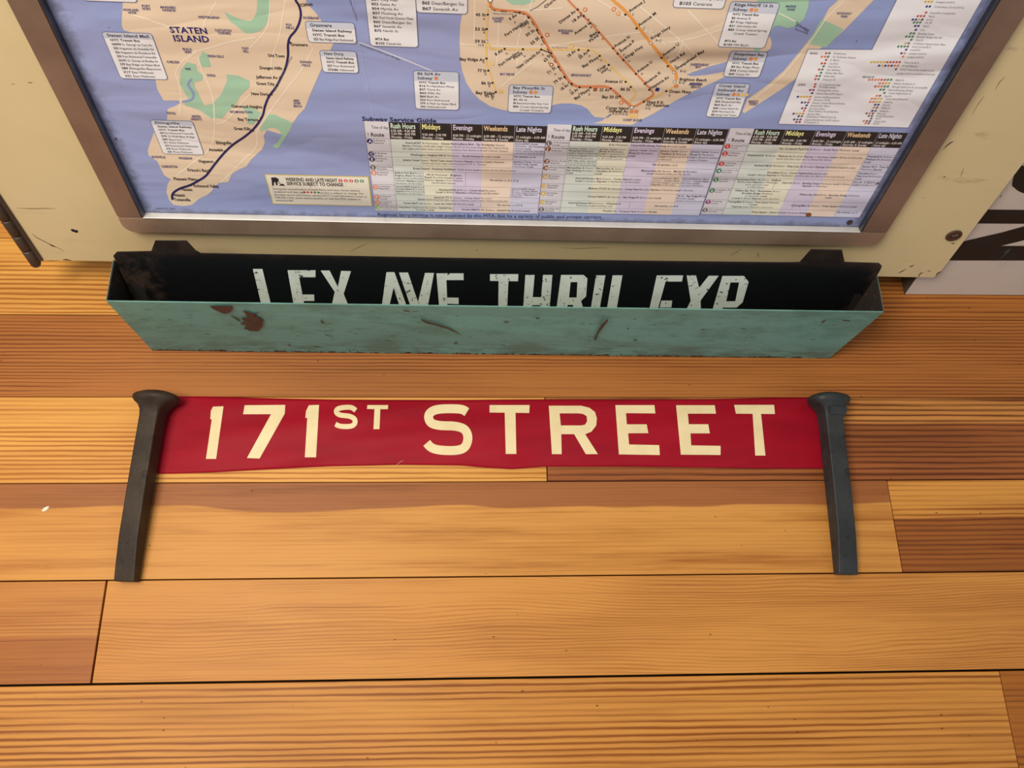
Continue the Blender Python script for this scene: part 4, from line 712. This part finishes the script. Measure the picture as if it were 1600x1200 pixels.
# each glyph: list of polygons, taken down past the rim of the box
LET = [
 [z4([(1020,240),(1080,240),(1150,530),(1085,510)]), z4([(1085,510),(1150,530),(1300,535),(1306,590),(1100,580)])],
 [z4([(1237,248),(1310,292),(1360,560),(1300,600)]), z4([(1237,248),(1412,248),(1412,292),(1310,292)]), z4([(1327,400),(1403,400),(1405,440),(1335,440)]), z4([(1360,560),(1450,560),(1455,600),(1300,600)])],
 [[(501,422.5),(515,422.5),(528,448),(533,423),(548.5,423.5),(537,459),(556,505),(540,505),(530.5,478),(524,505),(512,505),(523,456)]],
 [z5([(332,208),(372,208),(368,285),(345,385),(330,480),(295,480)]), z5([(372,208),(445,410),(470,480),(425,480),(400,385),(368,285)]), z5([(338,425),(420,428),(430,455),(333,455)])],
 [z5([(395,210),(440,210),(490,358),(525,212),(570,212),(537,390),(520,480),(490,480),(455,385)])],
 [z5([(582,214),(632,248),(640,450),(604,480)]), z5([(582,214),(718,214),(718,248),(632,248)]), z5([(636,335),(693,336),(693,368),(637,366)]), z5([(640,450),(715,450),(715,480),(604,480)])],
 [z5([(850,218),(992,218),(990,254),(850,252)]), z5([(893,252.5),(942,253.2),(935,398),(930,480),(890,480),(891,398)])],
 [z5([(1027,222),(1073,222),(1058,398),(1050,480),(1008,480),(1015,398)]), z5([(1115,222),(1162,222),(1147,398),(1138,480),(1094,480),(1100,398)]), z5([(1063.5,333),(1105.5,333),(1102.5,373),(1060,373)])],
 [z5([(1205,222),(1253,258),(1245,335),(1238,372),(1222,480),(1170,480)]), z5([(1205,222),(1318,222),(1337,240),(1287,258),(1253,258)]), z5([(1337,240),(1330,330),(1305,352),(1283,335),(1287,258)]), z5([(1245,335),(1283,335),(1305,352),(1264,372),(1238,372)]), z5([(1264,372),(1305,352),(1345,480),(1300,480)])],
 [z5([(1380,224),(1427,224),(1397,398),(1385,470),(1340,480)]), z5([(1463,224),(1512,224),(1482,398),(1470,480),(1425,470),(1433,398)]), z5([(1385,455),(1428,455),(1470,480),(1340,480)])],
 [z6([(95,255),(145,290),(98,460),(92,540),(28,560)]), z6([(95,255),(245,255),(238,290),(145,290)]), z6([(122,398),(183,398),(178,437),(112,437)]), z6([(92,520),(175,520),(170,560),(28,560)])],
 [z6([(265,255),(318,255),(336,325),(390,257),(447,257),(344,398),(346,460),(352,555),(300,555),(290,470),(215,555),(165,555),(258,458),(288,400)])],
 [z6([(468,258),(514,295),(489,402),(470,438),(440,540),(385,540)]), z6([(468,258),(590,258),(617,292),(563,295),(514,295)]), z6([(617,292),(583,408),(541,402),(563,295)]), z6([(583,408),(548,438),(470,438),(489,402),(541,402)])],
]
for ps in LET:
    m = MB()
    for P in ps: m.flat([pu(*p) for p in P], .00015)
    m.build('letter', WH, plate)

# ------------------------------------------------------------------ red cloth roll-sign section
XS = [225, 250, 272, 330, 450, 520, 620, 720, 760, 800, 850, 1000, 1100, 1200, 1280, 1310]
YT = [619, 619, 619, 619.5, 623, 624.3, 624.8, 625, 624.6, 624.3, 624, 624.5, 624, 621.5, 621, 621]
YB = [741, 740, 740, 738, 731.5, 728.5, 726, 727, 730.5, 733, 728.8, 729, 730.5, 732, 732, 732]
topx = lambda x: float(np.interp(x, XS, YT)); botx = lambda x: float(np.interp(x, XS, YB))
def cz(x, y):
    s = (y-topx(x))/(botx(x)-topx(x)); e = min(1, max(0, (x-262)/90))*min(1, max(0, (1282-x)/90)); e = e*e*(3-2*e)
    return .0004+e*(.0036*math.sin(math.pi*min(1, max(0, s)))+.0010*math.sin(s*7+x*.011)**2+.0007*math.sin(x*.021+s*2)**2+.0012*math.exp(-((x-790)/34)**2)*s*s)
cloth = thing('cloth_sign', 'red cloth roll sign 171ST STREET laid flat between two spikes', 'sign')
RC = NT('red_cloth'); rn = RC.noise(RC.obj((1, 1, 1)), 1400, 3, .6); rs = RC.ramp(RC.noise(RC.obj((6, 22, 1)), 1.6, 4, .6), .35, .7)
rc = RC.mix(rs, lin((158, 8, 34)), lin((144, 6, 30))); rc = RC.mix(RC.ramp(RC.noise(RC.obj(), 900, 2), .68, .78, 0, .18), rc, lin((190, 60, 70)))
RC = RC.out(rc, .58, 0, RC.bump(rn, .12, .0003, RC.bump(RC.noise(RC.obj((5, 22, 1)), 1.3, 2), .35, .004)), spec=.18)
NX, NY = 150, 26; V_ = []; F_ = []
for i in range(NX+1):
    x0 = 225+(1310-225)*i/NX
    for j in range(NY+1):
        s = j/NY; sl = 22*(1-s) if x0 < 700 else -12*(1-s)          # slanted ends
        x = x0 + sl*max(0, 1-min(abs(x0-225), abs(x0-1310))/200); y = topx(x)+(botx(x)-topx(x))*s
        V_.append(flo(x, y, cz(x, y)))
nv = len(V_)
for i in range(NX):
    for j in range(NY): a = i*(NY+1)+j; F_.append([a+1, a+NY+2, a+NY+1, a])
m = MB(); m.mesh(V_+[p-np.array((0, 0, .0003)) for p in V_], F_+[[nv+k for k in f[::-1]] for f in F_])
rim = [i*(NY+1) for i in range(NX+1)]+[NX*(NY+1)+j for j in range(1, NY+1)]+[i*(NY+1)+NY for i in range(NX-1, -1, -1)]+[j for j in range(NY-1, 0, -1)]
m.f += [[rim[k], rim[(k+1) % len(rim)], nv+rim[(k+1) % len(rim)], nv+rim[k]] for k in range(len(rim))]
m.build('cloth', RC, cloth, smooth=False)
for p in bpy.data.objects['cloth'].data.polygons: p.use_smooth = True
CRM = NT('cream_print'); cn = CRM.ramp(CRM.noise(CRM.obj(), 40, 4, .6), .4, .75, 0, .5); CRM = CRM.out(CRM.mix(cn, lin((236, 218, 172)), lin((216, 194, 146))), .55, 0, spec=.3)
def cloth_letter(polys):
    bm = bmesh.new()
    for P in polys:
        f = bm.faces.new([bm.verts.new((x, -y, 0)) for x, y in P]); f.normal_update()
        if f.normal.z < 0: f.normal_flip()
    bmesh.ops.triangulate(bm, faces=bm.faces)
    for _ in range(4):
        es = [e_ for e_ in bm.edges if e_.calc_length() > 7]
        if not es: break
        bmesh.ops.subdivide_edges(bm, edges=es, cuts=1); bmesh.ops.triangulate(bm, faces=bm.faces)
    mm = MB(); bm.verts.ensure_lookup_table(); bm.verts.index_update()
    vs = [flo(v_.co.x, -v_.co.y, cz(v_.co.x, -v_.co.y)+.00035) for v_ in bm.verts]; mm.mesh(vs, [[v_.index for v_ in f.verts] for f in bm.faces]); bm.free()
    o_ = mm.build('letter', CRM, cloth, smooth=True)
z7 = lambda P: [(170+x/3.6375, 590+y/3.6375) for x, y in P]; z1 = lambda P: [(500+x/3.077, 590+y/3.077) for x, y in P]; z8 = lambda P: [(1000+x/3.6375, 590+y/3.6375) for x, y in P]
def stroke(P, wd, n=6):
    P = smooth_path(P, n); out = []
    L = []; R = []
    for i, p in enumerate(P):
        t = unit(P[min(i+1, len(P)-1)]-P[max(i-1, 0)]); nn = np.array((-t[1], t[0])); L.append(tuple(p+nn*wd/2)); R.append(tuple(p-nn*wd/2))
    return [[L[i], L[i+1], R[i+1], R[i]] for i in range(len(P)-1)]
cloth_letter([z7([(592,165),(652,163),(610,462),(552,462),(585,238),(577,236),(580,190)])])
cloth_letter([z7([(772,157),(1003,155),(1000,205),(922,208),(763,208)]), z7([(1000,205),(857,460),(785,457),(922,208)])])
cloth_letter([z7([(1137,157),(1195,155),(1178,453),(1114,453),(1128,230),(1117,228),(1121,190)])])
cloth_letter([z1(q_) for q_ in stroke([(172,158),(150,144),(112,144),(84,152),(80,168),(98,180),(142,186),(166,200),(166,222),(146,234),(100,234),(74,224)], 24)])
cloth_letter([z1([(228,132),(328,132),(326,152),(226,151)]), z1([(262,151.3),(290,151.6),(286,248),(257,248)])])
cloth_letter([z1(q_) for q_ in stroke([(706,166),(676,152),(600,150),(548,158),(523,182),(533,216),(575,230),(650,234),(695,250),(711,290),(695,335),(650,350),(575,348),(535,336),(513,314)], 43)])
cloth_letter([z1([(815,132),(1008,132),(1006,170),(815,168)]), z1([(888,168.8),(940,169.4),(944,367),(893,367)])])
cloth_letter([z1([(1100,135),(1152,172),(1158,230),(1160,272),(1162,368),(1115,368)]), z1([(1100,135),(1255,135),(1295,145),(1322,165),(1282,185),(1265,175),(1245,172),(1152,172)]), z1([(1322,165),(1331,195),(1328,230),(1305,260),(1275,272),(1255,230),(1275,226),(1284,210),(1282,185)]), z1([(1255,230),(1275,272),(1222,272),(1160,272),(1158,230)]), z1([(1222,272),(1275,272),(1336,368),(1278,368)])])
def letE(a): cloth_letter([[a[0], a[1], a[2], a[3]], [a[0], a[3], a[4], a[7], a[8], a[11]], [a[4], a[5], a[6], a[7]], [a[8], a[9], a[10], a[11]]])
letE([(961.5,633),(1022.5,633),(1024,646),(978,645.5),(979.5,663),(1010.5,663),(1013,676.8),(981.5,677),(983,694.5),(1030,695.5),(1031,711),(967,710)])
letE(z8([(205,157),(425,157),(432,205),(272,205),(277,265),(388,265),(397,317),(287,317),(291,385),(458,388),(458,440),(232,438)]))
cloth_letter([z8([(535,155),(762,155),(767,207),(545,205)]), z8([(640,205.9),(688,206.3),(713,443),(655,443)])])

# ------------------------------------------------------------------ railroad spikes
def iron(name, c, c2, spec):
    N = NT(name); a = N.noise(N.obj(), 45, 5, .65); b = N.noise(N.obj(), 420, 4, .7); d = N.ramp(N.noise(N.obj(), 110, 3), .64, .70, 0, .6)
    col = N.mix(N.ramp(a, .35, .65), lin(c), lin(c2)); col = N.mix(d, col, lin((26, 22, 20))); col = N.mix(N.ramp(b, .68, .76, 0, .25), col, lin((120, 112, 100)))
    return N.out(col, N.math('MULTIPLY_ADD', b, .25, .38), 0.0, N.bump(N.math('ADD', N.math('MULTIPLY', a, 2), b), .25, .0007), spec=spec)
def spike(name, label, tip, neck, mat, hatw, roll, hx=0.0, collar=0):
    tip, neck = np.array(tip), np.array(neck); ax = unit(neck-tip); Ln = np.linalg.norm(neck-tip)
    X = unit(np.cross(ax, (0, 0, 1))); Z = np.cross(X, ax)
    M = Matrix(((X[0], ax[0], Z[0], tip[0]), (X[1], ax[1], Z[1], tip[1]), (X[2], ax[2], Z[2], tip[2]), (0, 0, 0, 1))) @ Matrix.Rotation(roll, 4, 'Y')
    t = thing(name, label, 'spike', 'iron railroad spikes at the cloth ends', M)
    def rings(L, nseg=32, cap=True):
        mm = MB(); vs = []
        for (y, cx, cz_, a, b, p) in L:
            for i in range(nseg):
                th_ = 2*math.pi*(i+.5)/nseg; c, s = math.cos(th_), math.sin(th_)
                vs.append((cx+a*math.copysign(abs(c)**(2/p), c), y, cz_+b*math.copysign(abs(s)**(2/p), s)))
        fs = [[j*nseg+i, j*nseg+(i+1) % nseg, (j+1)*nseg+(i+1) % nseg, (j+1)*nseg+i] for j in range(len(L)-1) for i in range(nseg)]
        fs = [f[::-1] for f in fs]; fs += [list(range(nseg)), list(range((len(L)-1)*nseg, len(L)*nseg))[::-1]]
        mm.mesh(vs, [f[::-1] for f in fs]); return mm
    w_ = .0079; P_ = 16
    def sm(ob):
        me = ob.data; me.shade_smooth(); me.set_sharp_from_angle(angle=math.radians(34)); return ob
    sm(rings([(0, 0, .0046, w_*1.0, .0036, P_), (.0008, 0, .0047, w_*1.04, .0045, P_), (.012, 0, .0056, w_*1.03, .0054, P_), (.034, 0, .0070, w_*1.0, .0069, P_), (Ln*.5, 0, .0075, w_*.98, .0075, P_), (Ln-.014, 0, .0076, w_*.97, .0076, P_), (Ln-.004, hx*.2, .0077, w_*1.02, .0080, 9)]).build('shaft', mat, t))
    hw = hatw
    sm(rings([(Ln-.0045, hx*.2, .0077, w_*1.02, .0080, 9), (Ln+.0005, hx*.3, .0079, w_*1.10, .0086, 7), (Ln+.0045, hx*.7, .0083, hw*.60, .0104, 5), (Ln+.0078, hx, .0087, hw*.86, .0126, 3), (Ln+.0102, hx, .0090, hw*.99, .0140, 2.3), (Ln+.0126, hx, .0090, hw, .0140, 2.2), (Ln+.0140, hx, .0090, hw*.93, .0132, 2.2), (Ln+.0162, hx*.9, .0090, hw*.62, .0092, 2.2), (Ln+.0172, hx*.8, .0090, hw*.30, .0045, 2.2)], 40).build('head', mat, t))
    if collar:
        mm = MB(); mm.hexa([(-w_*.75, Ln-.006, .013), (w_*1.25, Ln-.006, .013), (w_*1.45, Ln+.004, .012), (-w_*.9, Ln+.004, .012), (-w_*.65, Ln-.0045, .0166), (w_*1.1, Ln-.0045, .0166), (w_*1.4, Ln+.004, .0195), (-w_*.9, Ln+.004, .0195)]); mm.build('collar', mat, t, bevel=.0012, seg=2)
    return t
tl_ = flo(200, 909, .004); nl_ = flo(238, 641, .0165); tl_[2] = .0008; nl_[2] = .0052
spike('railroad_spike', 'dark brown iron spike holding the left end of the red cloth', tl_, nl_, iron('brown_iron', (62, 50, 40), (48, 38, 30), .22), .0185, math.radians(-5), hx=.0012)
tr_ = flo(1319.5, 898, .004); nr_ = flo(1298, 643, .0165); tr_[2] = .0008; nr_[2] = .0052
spike('railroad_spike', 'blue grey iron spike holding the right end of the red cloth', tr_, nr_, iron('blue_iron', (52, 55, 57), (40, 43, 45), .38), .0180, math.radians(5), hx=-.0004, collar=1)

# ------------------------------------------------------------------ white board with black letters behind the panel
_b = flo(1413.5, 460.5); WB = Plane((_b[0], _b[1], 0), (1, -.0005, 0), (.0124, .2531, .9674))
wb = thing('lettered_board', 'white painted board with big black sideways letters, partly behind the cream panel', 'sign', mat=WB.mat())
WP = painted('white_board', lin((206, 192, 180)), lin((180, 164, 150)), lin((120, 100, 84)), .5, .25, 30, .5)
_back = WB.n; sl = .022
m = MB(); inv = WB.mat().inverted(); hb_ = .52
pts = [np.array((WB.O[0]+du_, WB.O[1], 0)) for du_ in (0, .36)]
bk = [p+np.array((0, sl/abs(WB.n[1])*1.0, 0)) for p in pts]
allp = [pts[0], pts[1], bk[1], bk[0]]+[p+WB.up*hb_ for p in (pts[0], pts[1], bk[1], bk[0])]
m.hexa([tuple(inv @ Vector(p)) for p in allp]); m.build('board', WP, wb, bevel=.0008)
ED = painted('board_edge', lin((88, 74, 60)), lin((66, 56, 46)), lin((120, 90, 60)), .6, .5, 60, .8)
m = MB(); c4 = [allp[i]+np.array((-.0003, 0, 0)) for i in (0, 4, 7, 3)]; m.face([tuple(inv @ Vector(p)) for p in c4]); m.build('raw_edge', ED, wb, label='unpainted dark left edge')
BLK = painted('black_letter', lin((26, 20, 17)), lin((38, 30, 26)), lin((150, 140, 130)), .5, .2, 60, .45)
wu = lambda P: [WB.uv(x, y) for x, y in P]
zr = lambda P: [(1400+x/4.615, 220+y/4.615) for x, y in P]
R0 = 1660
m = MB(); m.flat(wu(zr([(600,495),(700,495),(923,497),(1300,500),(1300,598),(923,597),(560,595)])), .0002)
m.flat(wu(zr([(360,765),(520,715),(760,660),(923,615),(1240,530),(1300,598),(923,715),(760,755),(400,790)])), .0003)
m.flat(wu(zr([(330,862),(330,740),(400,757),(760,757),(923,757),(1300,760),(1300,862),(923,862)])), .0002); m.build('letter', BLK, wb)
m = MB(); ring_ = smooth_path(zr([(836,310),(850,335),(880,360),(923,378),(1000,395),(1150,400),(1300,390),(1300,290),(1150,300),(1000,285),(930,240),(923,180),(870,200)]), 3, True)
m.flat(wu(ring_), .0002); m.build('letter', BLK, wb)
m = MB(); m.flat(wu(zr([(775,800),(800,785),(830,770),(815,795),(795,815)])), .0004); m.flat(wu(zr([(740,852),(770,825),(815,790),(818,792),(775,830),(744,854)])), .00045); m.build('paint_smear', plain('teal_smear', (52, 66, 62), .6), wb)

# ------------------------------------------------------------------ small debris on the floor
def flake(P, z, name, label, cat, mat):
    m = MB(); pts = [flo(x, y, 0) for x, y in P]; n = len(pts); c = sum(pts)/n
    b = [p+np.array((0, 0, .0001)) for p in pts]; t = [c+(p-c)*.8+np.array((0, 0, z)) for p in pts]
    m.mesh(b+t, [list(range(n)), list(range(n, 2*n))[::-1]]+[[i, n+i, n+(i+1) % n, (i+1) % n] for i in range(n)])
    o_ = m.build(name, mat); o_['label'] = label; o_['category'] = cat; return o_
flake([(64.5,798.5),(68,794),(73,791.5),(77.5,790.5),(77,793),(74,797),(69,799.5)], .0007, 'paint_chip', 'white paint chip on the pale floorboard at the left', 'chip', plain('white_chip', (240, 228, 200), .6))
def thread(P, name, label, mat, r=.00009):
    m = MB(); pts = [np.array(p) for p in smooth_path(P, 5)]
    for i in range(len(pts)-1):
        a, b = pts[i], pts[i+1]; t = unit(b-a); s_ = unit(np.cross(t, (0, 0, 1)))*r; u_ = np.cross(s_, t)
        m.hexa([a-s_-u_, b-s_-u_, b+s_-u_, a+s_-u_, a-s_+u_, b-s_+u_, b+s_+u_, a+s_+u_])
    o_ = m.build(name, mat); o_['label'] = label; o_['category'] = 'thread'; return o_
thread([flo(x, y, cz(x, min(y, 726))+.0006) for x, y in ((619,727.5),(623,723.5),(627,721),(630,719.5))], 'loose_thread', 'pale loose thread at the lower edge of the red cloth', plain('thread', (235, 200, 170), .7))
